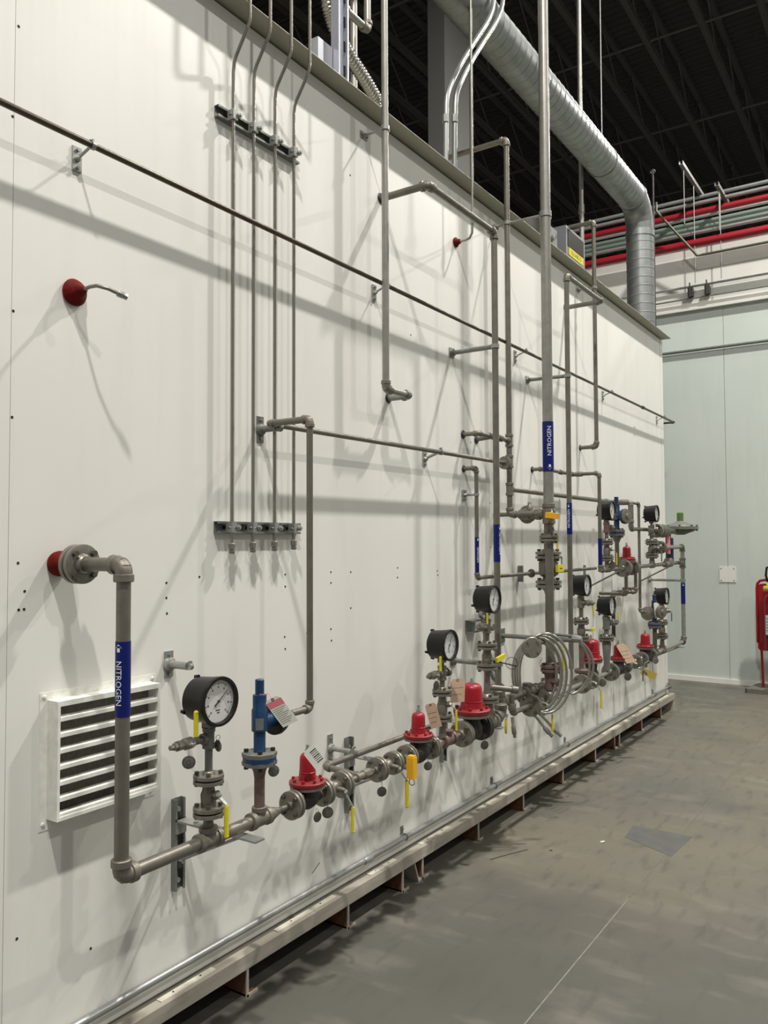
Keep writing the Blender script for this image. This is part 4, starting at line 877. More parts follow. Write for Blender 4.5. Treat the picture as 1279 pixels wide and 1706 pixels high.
gauge('black gauge second from the louver, above the tan card', XM, y2_, zg, .066, z3 + .02, 60)
disc_tag('dark metal tag hanging left of the second gauge riser', (XM - .0, y2_ - .05, z3 - .012), V((1, -.15, 0)), 1.15, .016)
pairs('bolted flange joint left of the big red regulator', 770, .056, .016, .013)
regulator('big squat red regulator with tan card behind its bonnet', XM, my(786), ZM, zf(781, 1184), .083, .049, .118, bodyR=.048, screw=.016)
t = T('black_flange', 'black painted flange on the outlet of the big regulator', 'flange', (XM, my(800), ZM - .06)); flanges(t, (XM, my(801), ZM), Y, .062, .018, .014, .006, 'blackpaint'); 
pt = at(761, 1130, x=XM - .04)
paper_tag('tan_card', 'tan card with eyelet hanging behind the big red regulator', at(762, 1131, x=XM - .03), V((.5, .75, 0)), V((0, .02, -1)), .075, .105, 'tan', None, 2)
disc_tag('round metal tag below the big red regulator', (XM + .03, my(797), ZM - .045), V((1, -.7, 0)), 1.2, .014)
# third gauge riser
y3_ = my(812)
t = T('outlet_cross', 'cast outlet cross and strainer elbow right of the big regulator', 'fitting', (XM, y3_, ZM - .03)); pipe(t, (XM, my(803), ZM), (XM, my(833), ZM), .018, 'cast'); tee(t, (XM, my(815), ZM), Y, Z, .024, .02); elbow(t, (XM, my(834), ZM + .012), -Y, Z, .023)
MB().lathe((XM, my(827), ZM - .012), V((.4, .4, -1)), [(0, .018), (.02, .018), (.022, .012), (.03, .012)], 8).build('drain_plug', 'cast', t)
zlo = zp(1164, XM, y3_); flanges(t, (XM, y3_, zlo), Z, .055, .018, .012, .005); MB().lathe((XM, y3_, ZM + .02), Z, [(0, .03), (zlo - ZM - .04, .027)], 16).build('neck', 'cast', t)
z1, z2, z3, zg = [zp(v, XM, y3_ ) for v in (1110, 1076, 1043, 998)]
block_valve('flanged root valve under the third gauge, grip pointing right', XM, y3_, z1, z2, .049, .0135, None, base=zlo + .01)
t = T('lever', 'yellow grip lying level on the third gauge root valve', 'lever', (XM + .05, y3_, z1)); MB().cyl((XM, y3_, z1 + .035), (XM + .045, y3_, z1 + .035), .008).build('stem', 'zinc', t); MB().box((XM + .048, y3_ + .045, z1 + .037), (.012, .085, .022), Matrix.Rotation(.12, 3, 'X')).build('grip', 'yellow', t, 'yellow vinyl grip')
gauge_tee('tee with upright yellow lever under the third gauge', XM, y3_, z3, z2 + .01, zg, .0125, -Y, Z, .7)
gauge('black gauge third from the louver, in front of labelled pipe', XM, y3_, zg, .066, z3 + .02, 62)
MB_ = MB().cyl((XM, y3_, zlo + .055), (XM + .10, y3_ + .10, zlo + .035), .0135, n=14).lathe((XM, y3_, zlo + .02), Z, [(0, .012), (.02, .016), (.05, .016), (.07, .011)], 8).lathe((XM + .085, y3_ + .085, zlo + .038), V((1, 1, -.2)), [(0, .018), (.03, .018)], 14); tag(MB_.build('cross_pipe', 'steel'), 'short level pipe from the third riser to the hose station', 'pipe')

# wall regulator panel behind third gauge with hose
yw = yp(782, .0, 1.1); zw = zp(1043, .03, yw)
t = T('filter_regulator', 'small filter regulator with round gauge on the wall behind third gauge', 'regulator', (.0, yw, zw - .06))
channel(MB(), (0, yw - .05, zw), (0, yw + .06, zw), X, .065, .045, .003).build('wall_box', 'strut', t)
MB().lathe((.06, yw, zw), X, [(0, .02), (.05, .024), (.08, .018)], 12).lathe((.09, yw + .02, zw - .06), Z, [(0, .008), (.02, .016), (.06, .018)], 12).build('regulator_body', 'cast', t)
MB().lathe((.05, yw + .03, zw + .065), X, [(0, .026), (.02, .028), (.024, .028), (.024, .024), (.02, 0)], 22).build('round_gauge', 'zinc', t); MB().cyl((.071, yw + .03, zw + .065), (.073, yw + .03, zw + .065), .023, n=22).build('gauge_face', 'dial', t); MB().cyl((.06, yw + .03, zw), (.06, yw + .03, zw + .045), .007).build('gauge_stem', 'cast', t)
hs = [(.09, yw - .005, zw - .02), (.095, yw - .005, zw - .08), (.10, yw, zw - .18), (.12, yw + .03, zw - .27), (.16, yw + .10, zw - .33), (.20, yw + .2, zw - .345)]
tag(MB().sweep(hs, .010, 10).build('grey_hose', 'strut'), 'grey flexible hose curving down from the wall filter regulator', 'hose')

# header at the back joining the risers
t = T('header_pipe', 'thick rear header pipe joining the labelled risers', 'pipe', (.22, 4.0, .76)); 
run(t, [(xD, yD, .765), (xD, 4.28, .765)], .020, 'steel'); tee(t, (xD, 3.98, .765), Y, Z, .021, .018); MB().lathe((xD, 4.05, .765), Y, [(0, .026), (.04, .028), (.06, .022)], 8).build('union', 'cast', t)

# hose station valves: second section of the lower manifold
t = T('valve_casting', 'reddish valve body below the main riser flange', 'valve', (xF, yF, .74)); zv = zfb - .02
MB().lathe((xF, yF, .745), Z, [(0, .028), (.01, .036), (.035, .034), (.05, .03), (zv - .745 - .02, .034), (zv - .745, .04)], 18).build('valve_body', 'pinkcast', t); MB().lathe((xF, yF, .80), X - Y * .6, [(0, .02), (.06, .022), (.062, .016), (.075, .016)], 8).build('side_port', 'pinkcast', t)
lever(t, (xF + .04, yF + .03, zfb - .03), X * .4 + Y * .5, Z * .9, 1.0, .11, .04)
t = T('hose_inlet', 'vertical drip leg feeding the hose station valve', 'pipe', (XM, my(853), ZM - .06)); yh0 = my(853)
run(t, [(XM, yh0, ZM + .09), (XM, yh0, ZM), (XM, my(886), ZM)], .0128, 'steel'); collar(t, (XM, yh0, ZM + .03), Z, .02, .035); MB().lathe((XM + .0, yh0, ZM - .02), V((.2, -.15, -1)), [(0, .008), (.04, .009), (.05, .012), (.08, .012), (.085, .008), (.10, .008)], 8).build('drain_cock', 'cast', t)
lever(t, (XM - .02, yh0 - .02, ZM - .01), -Y * .4 - Z * .2, -Z, .8, .085, .03)
pairs('bolted flange joint left of the hose station valve', 884, .058, .0128)
inline_valve('lever valve under the coiled hoses, yellow grip hanging', 894, .06, .02, (X * .6 - Z * .4 + Y * .3, -Z), 1.05)
pairs('bolted flange joint right of the hose station valve', 903, .054, .0128)
t = T('manifold_pipe', 'straight manifold pipe between hose station and far valves', 'pipe', (XM, my(940), ZM - .02)); pipe(t, (XM, my(906), ZM), (XM, my(968), ZM), .0135, 'steelb')
pairs('bolted flange joint left of the far lever valve', 969, .056, .0128)
inline_valve('far lever valve with yellow grip under the squat regulator', 977, .07, .02, (X * .6 - Z * .3 + Y * .2, -Z), 1.1)
pairs('bolted flange joint right of the far lever valve', 984, .054, .0128)
t = T('manifold_pipe', 'manifold pipe threading the three far red regulators', 'pipe', (XM, my(1000), ZM - .02)); pipe(t, (XM, my(986), ZM), (XM, my(1086), ZM), .0135, 'steelb')
disc_tag('round metal tag below the far lever valve', (XM + .012, my(1000), ZM - .004), V((1, -1, 0)), 1.5, .012)

# coiled hoses
hc = at(898, 1123, x=.30); hd = V((.80, .60, 0)).normalized(); nn = V((.6, -.8, 0))
t = T('coiled_hoses', 'coil of shiny braided hoses hung beside the main riser', 'hose', hc - Z * .23)
random.seed(11)
for k in range(4):
    R1, R2 = .118 + .007 * k, .183 + .008 * k; offn = nn * (-.045 + .030 * k); c = hc + offn + hd * (-.015 + .012 * k) + Z * (.006 * (k - 1)); a0 = math.radians(120 + 17 * k)
    pts = [c + hd * (R1 * math.cos(a0 + s * 2 * pi / 40)) + Z * (R2 * math.sin(a0 + s * 2 * pi / 40)) + nn * (.010 * s / 40) for s in range(43)]
    MB().sweep(pts, .0075 if k != 1 else .0095, 10).build('hose_loop', 'chrome', t)
for k in range(2):
    b0 = hc + hd * (-.09 + .03 * k) + Z * -.16; e0 = b0 + hd * (.12 + .015 * k) + Z * -.13 + nn * .02
    MB().sweep([b0 + hd * -.06 + Z * .07, b0, (b0 + e0) / 2 + hd * .01, e0], .0075, 10).build('hose_tail', 'chrome', t); MB().lathe(e0, e0 - b0, [(-.02, .009), (.0, .012), (.02, .012), (.022, .009), (.045, .009)], 8).build('hose_nozzle', 'strut', t)
for k in range(2):
    c = hc + hd * .17 + nn * -.06 + Z * .03; R1 = .12 + .02 * k
    MB().sweep([c + hd * (R1 * math.cos(a)) + Z * (.15 * math.sin(a)) for a in [math.radians(70 - 9 * s) for s in range(18)]], .0065, 10).build('hose_loop', 'chrome', t)
zh = zp(1066, .3, 4.15)
t = T('hose_hook', 'level double-bar hook the coiled hoses hang on', 'hook', (.25, 4.1, zh))
MB().cyl((.0, 4.20, zh), (.43, 4.20, zh), .0125, n=12).cyl((.30, 4.20, zh + .026), (.43, 4.20, zh + .022), .008, n=10).build('bar', 'strut', t); MB().span((0, 4.17, zh - .04), (.006, 4.23, zh + .04)).build('wall_plate', 'strut', t); MB().lathe((.42, 4.20, zh + .01), X, [(0, .02), (.02, .022), (.05, .014)], 8).build('end_fitting', 'zinc', t)
pd = at(887, 1079, x=.37); t = T('blind_flange', 'round bolted blind flange hanging left of the main riser', 'flange', (pd.x, pd.y, pd.z - .05))
fd = V((.75, -.66, .1)).normalized(); MB().lathe(pd - fd * .016, fd, [(0, .05), (.003, .052), (.014, .052), (.017, .049)], 34).build('disc', 'flange', t); u_, q_, _ = basis(fd)
for i in range(4): a = pi / 4 + i * pi / 2; bolt(pd + u_ * (.038 * math.cos(a)) + q_ * (.038 * math.sin(a)), fd, .03, .006, t)
MB().cyl(pd - fd * .07, pd - fd * .012, .03, n=18).build('neck', 'cast', t); MB().cyl(pd - fd * .06, (.30, 4.20, zh), .012, n=12).build('tie_pipe', 'cast', t)
b = MB(); pc = at(900, 1097, x=.36)
for k in range(4): b.torus(pc - Z * (.013 * k), X if k % 2 else Y, .0075, .0016, 10, 5)
tag(b.build('wire_chain', 'zinc'), 'little chain dangling from the blind flange', 'chain')
tag(MB().torus(at(800 + 52, 1105, x=.26), hd.cross(Z) + Z * .3, .03, .0016, 16, 5).cyl(at(832, 1103, x=.27), at(860, 1110, x=.29), .003).build('cable_tie', 'black'), 'black cable tie round the left side of the hose coil', 'tie')

# ------------------------------------------------------------------ far lower cluster
y5 = my(988); t = None
regulator('squat red regulator in front of the fourth gauge riser', XM - .02, my(990), ZM + .02, zf(988, 1098), .070, .052, .118, bodyR=.045)
yg = my(968); xg = XM - .03; yg = yp(968, xg, 1.0)
z1, z2, z3, zg = [zp(v, xg, yg) for v in (1063, 1035, 1004, 975)]
block_valve('flanged root valve of the fourth gauge beside the looped riser', xg, yg, z1, z2, .048, .014, None, base=ZM + .02)
t = T('lever', 'small yellow grip on the fourth gauge root valve', 'lever', (xg, yg, (z1 + z2) / 2)); MB().cyl((xg, yg, (z1 + z2) / 2), (xg + .06, yg, (z1 + z2) / 2), .007).build('stem', 'zinc', t); MB().box((xg + .065, yg + .03, (z1 + z2) / 2), (.012, .05, .02)).build('grip', 'yellow', t, 'yellow vinyl grip')
gauge_tee('tee with thin grey lever under the fourth gauge', xg, yg, z3, z2 + .01, zg, .0125, X, None, .6)
t = T('angle_lever', 'thin drooping yellow lever right of the fourth gauge', 'lever', (xg + .08, yg, z3 - .06)); lever(t, (xg + .055, yg, z3 + .005), X, Y * .25 - Z, .8, .085, .04)
gauge('black gauge beside the looped riser, above the squat regulator', xg, yg, zg, .066, z3 + .02, 75)
MB_ = MB().sweep([(xg, yg, z1 - .03), (xg, yg, ZM + .05)], .017, 14).lathe((xg, yg, ZM + .05), Z, [(0, .04), (.01, .045), (.022, .045), (.03, .03)], 18); tag(MB_.build('riser_stub', 'pinkcast'), 'reddish stub pipe below the fourth gauge valve', 'pipe')
yg = yp(1010, XM, .95); z1, z3, zg = [zp(v, XM, yg) for v in (1063, 1038, 1009)]
t = T('gauge_flange', 'flanged stub under the fifth gauge, left of the tan folded card', 'flange', (XM, yg, z1)); flanges(t, (XM, yg, z1), Z, .05, .014, .012, .005); MB().lathe((XM, yg, ZM + .02), Z, [(0, .022), (.05, .02), (z1 - ZM - .05, .03), (z1 - ZM - .03, .018)], 14).build('neck', 'greypaint', t)
gauge_tee('grey tee with side valve under the fifth gauge', XM, yg, z3, z1 + .01, zg, .015, X * .4 + Y, Z, .8, m='greypaint')
gauge('black gauge in the middle of the far lower cluster', XM, yg, zg, .064, z3 + .02, 80)
regulator('red regulator half hidden by a tan folded card', XM, my(1030), ZM, zf(1030, 1096), .052, .030, .088)
pairs('bolted flange joint left of the card-covered regulator', 1017, .058, .014, .013); pairs('bolted flange joint right of the card-covered regulator', 1040, .052, .014); pairs('bolted flange joint left of the brass-padlocked valve', 1058, .05, .014)
pt = at(1033, 1073, x=XM + .03); paper_tag('tan_card', 'tan folded card draped over a far red regulator', pt, V((.45, .85, .05)), V((.20, .34, -.55)), .085, .16, 'tan', None, 3, 0, False)
disc_tag('round metal tag below the card-covered regulator', (XM + .03, my(1038), ZM - .03), V((1, -1, 0)), 1.6, .01)
t = T('inline_valve', 'far lever valve with a brass padlock', 'valve', (XM, my(1050), ZM - .03)); valve_body(t, (XM, my(1050), ZM), Y, .022, .10, 'flange', X, .02); lever(t, (XM + .05, my(1052), ZM - .03), X * .8 - Z * .3, Y * .7 - Z * .3, 1.0, .1, .04, 'strut'); MB().cyl((XM + .06, my(1056), ZM - .03), (XM + .06, my(1056), ZM - .13), .005).build('hang_bar', 'strut', t)
pl = at(1080, 1122, x=XM + .06); t = T('brass_padlock', 'brass padlock hanging from the far valve lever', 'padlock', pl - Z * .03); RR = Matrix((rt0.cross(Z), rt0, Z)).transposed() @ Matrix.Rotation(math.radians(-22), 3, 'X')
MB().box(pl, (.03, .105, .048), RR).build('body', 'brass', t); MB().sweep([pl - rt0 * .03 + Z * .02, pl - rt0 * .028 + Z * .07, pl + Z * .09, pl + rt0 * .03 + Z * .07, pl + rt0 * .034], .0045, 8).build('shackle', 'zinc', t)
disc_tag('dark metal tag hung next to the brass padlock', (XM + .05, my(1080), ZM + .01), V((1, -1, .2)), 1.5, .014)
regulator('farthest low red regulator, left of the navy relief valve', XM, my(1075), ZM, zf(1075, 1076), .062, .034, .088)
pairs('bolted flange joint left of the farthest low regulator', 1068, .052, .014); pairs('bolted flange joint right of the farthest low regulator', 1083, .052, .014)
t = T('manifold_pipe', 'far end of the lower manifold rising to a labelled pipe', 'pipe', (XM, 6.8, ZM - .03)); yR = my(1139)
xR = .27; zR = zp(911, xR, yR)
run(t, [(XM, my(1084), ZM), (XM, yR, ZM), (XM, yR, zR), (XM, yp(1104, XM, zR), zR)], .0172, 'steelb')
tee(t, (XM, my(1091), ZM), Y, Z, .0175); tee(t, (XM, my(1103), ZM), Y, Z, .0175); tee(t, (XM, yR, ZU), Z, -Y, .0185, .017)
pipe_label(t, XM, yR, zp(1006, XM, yR), zp(971, XM, yR), .0172, phi_cam(XM, yR) + .1, True, 1, text=False, m='label')
wall_bracket('long standoff bracket holding the far labelled end pipe', yR - .01, zp(967, XM, yR), XM, .018, Z, (.045, .05), .011, 'zinc', ringoff=V((0, .01, 0)))
collar(t, (XM, yR - .05, ZM), Y, .025, .02, 'blackpaint', 'clamp_band')
y8 = my(1091); zq = zp(1043, XM, y8)
relief('dark navy relief valve with grey outlet disc, far low cluster', XM, y8, zq, .95, 'navy', 'flange', V((.86, -.5, 0)), 'navy'); pipe_ = T('relief_nipple', 'olive nipple carrying the dark navy relief valve', 'pipe', (XM, y8, ZM)); pipe(pipe_, (XM, y8, ZM + .03), (XM, y8, zq - .01), .016, 'olive')
pt = at(1092, 1004, x=XM + .02); paper_tag('ribbon_tag', 'white crumpled tag on the dark navy relief valve', pt, V((.3, .8, 0)), V((.02, .12, -.7)), .05, .12, 'paper', None, 0, 0, False)
y9 = my(1103); z1, z2, z3, zg = [zp(v, XM, y9) for v in (1060, 1037, 1017, 993)]
block_valve('flanged root valve of the farthest low gauge', XM, y9, z1, z2, .046, .014, None, base=ZM + .03); gauge_tee('tee with thin lever under the farthest low gauge', XM, y9, z3, z2 + .01, zg, .014, X + Y * .5, None, .5)
gauge('farthest low black gauge, left of the end pipe', XM, y9, zg, .066, z3 + .02, 80)
t = T('angle_lever', 'thin hanging lever right of the farthest low gauge', 'lever', (XM + .08, y9, z3)); lever(t, (XM + .05, y9 + .03, z3), X + Y * .5, -Z, .8, .08, .04, 'strut')
pf = at(1079, 1022, x=.25); t = T('outlet_flange_disc', 'round grey flange disc on the relief outlet, far low cluster', 'flange', pf - Z * .05); fd = V((.62, -.78, 0)).normalized()
MB().lathe(pf - fd * .01, fd, [(0, .05), (.003, .053), (.015, .053), (.018, .03), (.022, .012)], 32).build('disc', 'flange', t); MB().cyl(pf, V((.225, yO, 1.018)), .0105).build('pipe', 'steel', t)

# ------------------------------------------------------------------ upper manifold and far upper cluster
XU = .255
def uy(px): return yp(px, XU, ZU)
t = T('manifold_pipe', 'upper manifold pipe carrying the two far upper gauges', 'pipe', (XU, 6, ZU - .02)); pipe(t, (XU, uy(999), ZU), (XU, uy(1030), ZU), .0135); pipe(t, (XU, uy(1053), ZU), (XU, yR, ZU + .004), .0145)
elbow(t, (XU, y2, ZU), Z, Y, .0135); tee(t, (XU, uy(1012), ZU), Y, Z, .0135); tee(t, (XU, uy(1086), ZU), Y, Z, .0145); collar(t, (XU, uy(1112), ZU), Y, .026, .2, 'cast', 'strainer'); collar(t, (XU, uy(1060), ZU), Y, .02, .08)
flanges(t, (XU, uy(1038), ZU), Y, .062, .0135, .013, .005); flanges(t, (XU, uy(1052), ZU), Y, .056, .0135, .012, .005)
yy = uy(1044); regulator('red regulator of the upper manifold, topmost of all', XU, yy, ZU, zp(931, XU, yy), .060, .029, .086)
run(T('regulator_drop', 'drop leg from the topmost regulator to the lower cluster', 'pipe', (XU, uy(1050), 1.1)), [(XU - .02, uy(1047), ZU - .02), (XU - .02, uy(1047), zp(990, XU, uy(1047))), (.04, uy(1047), zp(990, XU, uy(1047)))], .0125)
run(T('regulator_drop', 'second drop leg beside the topmost regulator, ending at the fifth gauge', 'pipe', (XU, uy(1057), 1.1)), [(XU + .01, uy(1056), ZU - .01), (XU + .01, uy(1056), zp(986, XU, uy(1056))), (XU - .1, uy(1052), zp(987, XU, uy(1056)))], .0125)
pa = at(1021, 988, x=.10); run(T('offset_pipe', 'dark stepped pipe behind the fifth gauge', 'pipe', pa - Z * .3), [(-.005, pa.y + .55, pa.z), (.10, pa.y + .55, pa.z), (.10, pa.y, pa.z), (.10, pa.y, pa.z - .32)], .0135, 'darkcast')
y6 = uy(1011); z1, z2, z3, zg = [zp(v, XU, y6) for v in (930, 903, 879, 851)]
block_valve('flanged root valve of the upper gauge behind the slim drop', XU, y6, z1, z2, .044, .013, (X + Y * .3, -Z), 'yellow', base=ZU + .02, levk=.9); gauge_tee('reddish tee under the upper gauge behind the slim drop', XU, y6, z3, z2 + .01, zg, .013, X * .5 + Y, None, .5, m='pinkcast')
gauge('upper black gauge half hidden by the far slim drop', XU, y6, zg, .066, z3 + .02, 70)
disc_tag('pinkish round tag under the upper gauge root valve', (XU + .03, y6 + .02, z1 - .01), V((1, -.8, 0)), 1.5, .012)
yb2 = uy(1028); zq = zp(890, XU, yb2); relief('dark blue relief valve with black disc, far upper cluster', XU, yb2, zq, 1.02, 'darkblue', 'navy', V((.93, -.36, 0)), 'navy')
t = T('relief_nipple', 'green nipple carrying the far upper relief valve', 'pipe', (XU, yb2, ZU)); pipe(t, (XU, yb2, ZU), (XU, yb2, zq - .03), .0145, 'olive'); MB().lathe((XU, yb2, zq - .06), Z, [(0, .0145), (.03, .028), (.05, .045)], 18).build('weld_neck', 'greypaint', t)
y7 = uy(1086); z1, z2, z3, zg = [zp(v, XU, y7) for v in (925, 903, 884, 856)]
block_valve('flanged root valve of the farthest upper gauge', XU, y7, z1, z2, .05, .016, (X + Y * .4, -Z), 'strut', base=ZU + .02, levk=.9); gauge_tee('cross fitting under the farthest upper gauge', XU, y7, z3, z2 + .01, zg, .015, -Y, Z, .5, bleed=False)
gauge('farthest upper black gauge, left of the green-stemmed regulator', XU, y7, zg, .066, z3 + .02, 80)
t = T('angle_lever', 'pale upright lever in front of the farthest upper gauge', 'lever', (XU + .03, y7, z3)); lever(t, (XU + .02, y7 - .02, z3), X, Z, .7, .09, .03, 'paper')
zc7 = zp(884, XU, y7)
t = T('diaphragm_regulator', 'grey-green pancake diaphragm regulator with green stem', 'regulator', (XU, 7.2, zc7 - .05))
yd = yp(1129, XU, zc7); od = V((XU + .02, yd, zp(879, XU, yd)))
MB().lathe(od - Z * .062, Z, [(0, .035), (.012, .06), (.03, .11), (.048, .135)], 32).build('diaphragm_shell', 'olive', t); MB().lathe(od - Z * .016, Z, [(0, .146), (.024, .146)], 36).build('rim', 'greypaint', t); MB().lathe(od + Z * .008, Z, [(0, .11), (.015, .095), (.03, .06), (.045, .03), (.05, .024)], 32).build('diaphragm_shell', 'greypaint', t); MB().lathe(od + Z * .04, Z, [(0, .027), (.085, .027), (.09, .020), (.09, 0)], 20).build('spring_stem', 'green', t, 'green spring barrel')
for i in range(8): a = i * pi / 4 + .2; bolt(od + V((math.cos(a), math.sin(a), 0)) * .132 - Z * .004, Z, .05, .009, t, 'olive')
MB().cyl((XU, y7 + .03, zc7), (XU, yd - .05, zc7), .022, n=16).lathe((XU, y7 + .18, zc7), Y, [(0, .03), (.02, .05), (.12, .055), (.2, .05), (.26, .035)], 18).build('valve_body', 'olive', t)
flanges(t, (XU, y7 + .14, zc7), Y, .055, .02, .014, .005)
yv = yp(1113, XU, 1.5); t = T('vertical_spool', 'dark upright spool with red and navy tags below pancake regulator', 'pipe', (XU, yv, ZU)); pipe(t, (XU, yv, ZU), (XU, yv, zc7), .022, 'darkcast'); MB().lathe((XU, yv, ZU), Z, [(0, .036), (.03, .038), (.05, .026)], 16).build('hub', 'cast', t)
pt = at(1113, 892, x=XU + .03); paper_tag('ribbon_tag', 'red paper tag hanging under the pancake regulator', pt, V((.8, .5, 0)), V((0, .02, -1)), .028, .15, 'pink', None, 0, 0, False); paper_tag('ribbon_tag', 'navy tag hanging under the pancake regulator', at(1118, 896, x=XU + .025), V((.8, .5, 0)), V((0, .02, -1)), .032, .20, 'navy', None, 0, 0, False)
t = T('flange_joint', 'flange joint on the far upper return pipe', 'flange', (XU, yp(1101, XU, 1.5), zR - .05)); flanges(t, (XM, yp(1100, XM, zR), zR), Y, .05, .016, .012, .006)
pipe(t, (XM, yp(1086, XM, zR), zR), (XM, yp(1104, XM, zR), zR), .015)

# ------------------------------------------------------------------ wall struts carrying the manifold
def mani_bracket(label, y, z0, z1, arm=.37, zarm=None, plate=True, brace=True):
    zarm = zarm or ZM - .025; t = T('strut_bracket', label, 'bracket', (0, y, z0), 'strut brackets of the lower manifold')
    channel(MB(), (0, y, z0), (0, y, z1), X, .041, .021, .0025).build('wall_channel', 'strut', t)
    for f in (.1, .45, .88): bolt((.006, y, z0 + (z1 - z0) * f), X, .016, .008, t, 'zinc')
    for f in (.25, .65): MB().span((.0006, y - .007, z0 + (z1 - z0) * f - .02), (.0032, y + .007, z0 + (z1 - z0) * f + .02)).build('slot', 'hole', t)
    if plate: MB().span((.02, y - .02, zarm - .006), (arm, y + .02, zarm)).span((.02, y - .02, zarm - .045), (.026, y + .02, zarm)).build('arm_plate', 'zinc', t); bolt((.09, y, zarm - .003), Z, .014, .007, t, 'zinc')
    if brace: MB().cyl((.02, y + .0, zarm - .13), (XM, y, zarm - .006), .005, n=8).build('brace_rod', 'zinc', t); bolt((.024, y, zarm - .13), X, .02, .009, t, 'zinc')
    return t
mani_bracket('strut bracket below the nearest gauge', at(293, 1405, x=0).y, .452, .738, .36)
mani_bracket('strut bracket behind the nearest lever valve', at(578, 1300, x=0).y, .44, .745, .30)
mani_bracket('strut bracket below the second gauge', yp(735, 0, .5), .47, .72, .33)
mani_bracket('strut bracket below the coiled hoses', yp(904, 0, .5), .47, .70, .33)
mani_bracket('strut bracket below the brass padlock', yp(1073, 0, .5), .48, .70, .33)
for y, nm in ((5.55, 'topmost regulator'), (yp(1066, 0, 1.25), 'farthest upper gauge')):
    tg = T('brace_bracket', 'sloping brace rod under the ' + nm, 'bracket', (0, y, 1.2)); MB().cyl((.0, y, ZU - .15), (XU, y, ZU - .016), .006, n=8).build('brace_rod', 'strut', tg); MB().span((0, y - .02, ZU - .18), (.005, y + .02, ZU + .02)).build('wall_plate', 'strut', tg)
# small bracket + clamp behind bypass
wall_bracket('small clamp bracket carrying the bypass line', yp(549, 0, .72), ZM + .025, .12, .0118, Y, (.03, .11), .010, 'zinc')
# empty clamp stub above first gauge
y, z = at(280, 1106, x=0)[1:]
wall_bracket('empty zinc standoff clamp above the nearest gauge', y, z, .10, .009, Y, (.034, .082), .0125, 'zinc', 'zinc')

# ================================================================== louver
y0, y1, z0, z1 = 1.338, 1.690, .800, 1.122
t = T('wall_louver', 'white metal ventilation louver low on the wall', 'louver', (0, y0, z0))
b = MB(); fx = .0015
for (a, c) in (((y0 - .022, z0), (y0, z1)), ((y1, z0), (y1 + .022, z1)), ((y0 - .022, z1), (y1 + .022, z1 + .022)), ((y0 - .022, z0 - .03), (y1 + .022, z0))): b.span((0, a[0], a[1]), (fx, c[0], c[1]))
b.build('mounting_flange', 'louver', t)
b = MB()
for (a, c) in (((y0, z0 + .010), (y0 + .008, z1 - .014)), ((y1 - .008, z0 + .010), (y1, z1 - .014)), ((y0, z1 - .014), (y1, z1)), ((y0, z0), (y1, z0 + .010))): b.span((0, a[0], a[1]), (.05, c[0], c[1]))
b.build('frame', 'louver', t)
MB().span((.001, y0 + .01, z0 + .008), (.006, y1 - .01, z1 - .012)).build('backing', 'louverback', t)  # plain dark sheet behind the blades
nb = 7; pit = (z1 - .014 - z0 - .006) / nb
for i in range(nb):
    zz = z0 + .008 + pit * i
    inst('blade', 'blade', lambda: MB().prism([(.030, .0125), (.0455, .0085), (.0455, .0), (.0475, .0), (.0475, .0105), (.030, .0145)], (0, y0 + .008, 0), X, Z, Y * (y1 - y0 - .016)), 'louver', (0, 0, zz), Z, t)
for yy in (y0 - .010, y1 + .010):
    for zz in (z0 - .012, z1 + .010): inst('screw', 'lscrew', lambda: MB().lathe((0, 0, 0), Z, [(0, .0065), (.003, .0055), (.0045, 0)], 12), 'louver', (fx, yy, zz), X, t)

# ================================================================== things on the roof edge
xq = -.10
a0 = at(553, 60, x=xq); 
t = T('roof_strut_post', 'aluminium channel post with box bracket on the roof edge', 'post', (xq, a0.y, 3.47))
channel(MB(), (xq, a0.y + .03, 3.47), (xq, a0.y + .03, 4.4), X - Y * .2, .06, .05, .004).build('channel', 'lavender', t)
MB().box((xq - .02, a0.y - .055, 3.62), (.05, .10, .20)).build('box_bracket', 'lavender', t)
for i in range(6): MB().box((xq + .035, a0.y + .045, 3.52 + .11 * i), (.004, .012, .045)).build('slot', 'hole', t)
pts = [at(548, -60, x=-.16), at(545, 5, x=-.16), at(556, 45, x=-.16), at(580, 90, x=-.15), at(606, 130, x=-.14), at(628, 168, x=-.14), at(640, 200, x=-.14)]
hp = []
for i in range(len(pts) - 1):
    for s in range(8): hp.append(pts[i].lerp(pts[i + 1], s / 8))
for _ in range(3): hp = [hp[0]] + [(hp[i - 1] + hp[i] * 2 + hp[i + 1]) / 4 for i in range(1, len(hp) - 1)] + [hp[-1]]
hp2 = []
for i in range(len(hp) - 1):
    for s in range(3): hp2.append(hp[i].lerp(hp[i + 1], s / 3))
tag(MB().sweep(hp2, [.030 + .0035 * (i % 3 == 0) for i in range(len(hp2))], 16).build('braided_flex_hose', 'chrome'), 'fat ribbed metal flex hose curving down behind the roof edge', 'hose')
pA, pB = at(568, 12, x=-.25), at(612, 50, x=-.25)
t = T('roof_pipe_loop', 'grey pipe loop on the roof behind the flex hose', 'pipe', pB); run(t, [pA - Y * .4, V((pB.x, pA.y, pB.z)), pB, pB + Z * 1.6], .018, 'steelb'); pipe(t, (pB.x - .1, pB.y + .02, 3.47), (pB.x - .1, pB.y + .02, 5.4), .02, 'steelb')
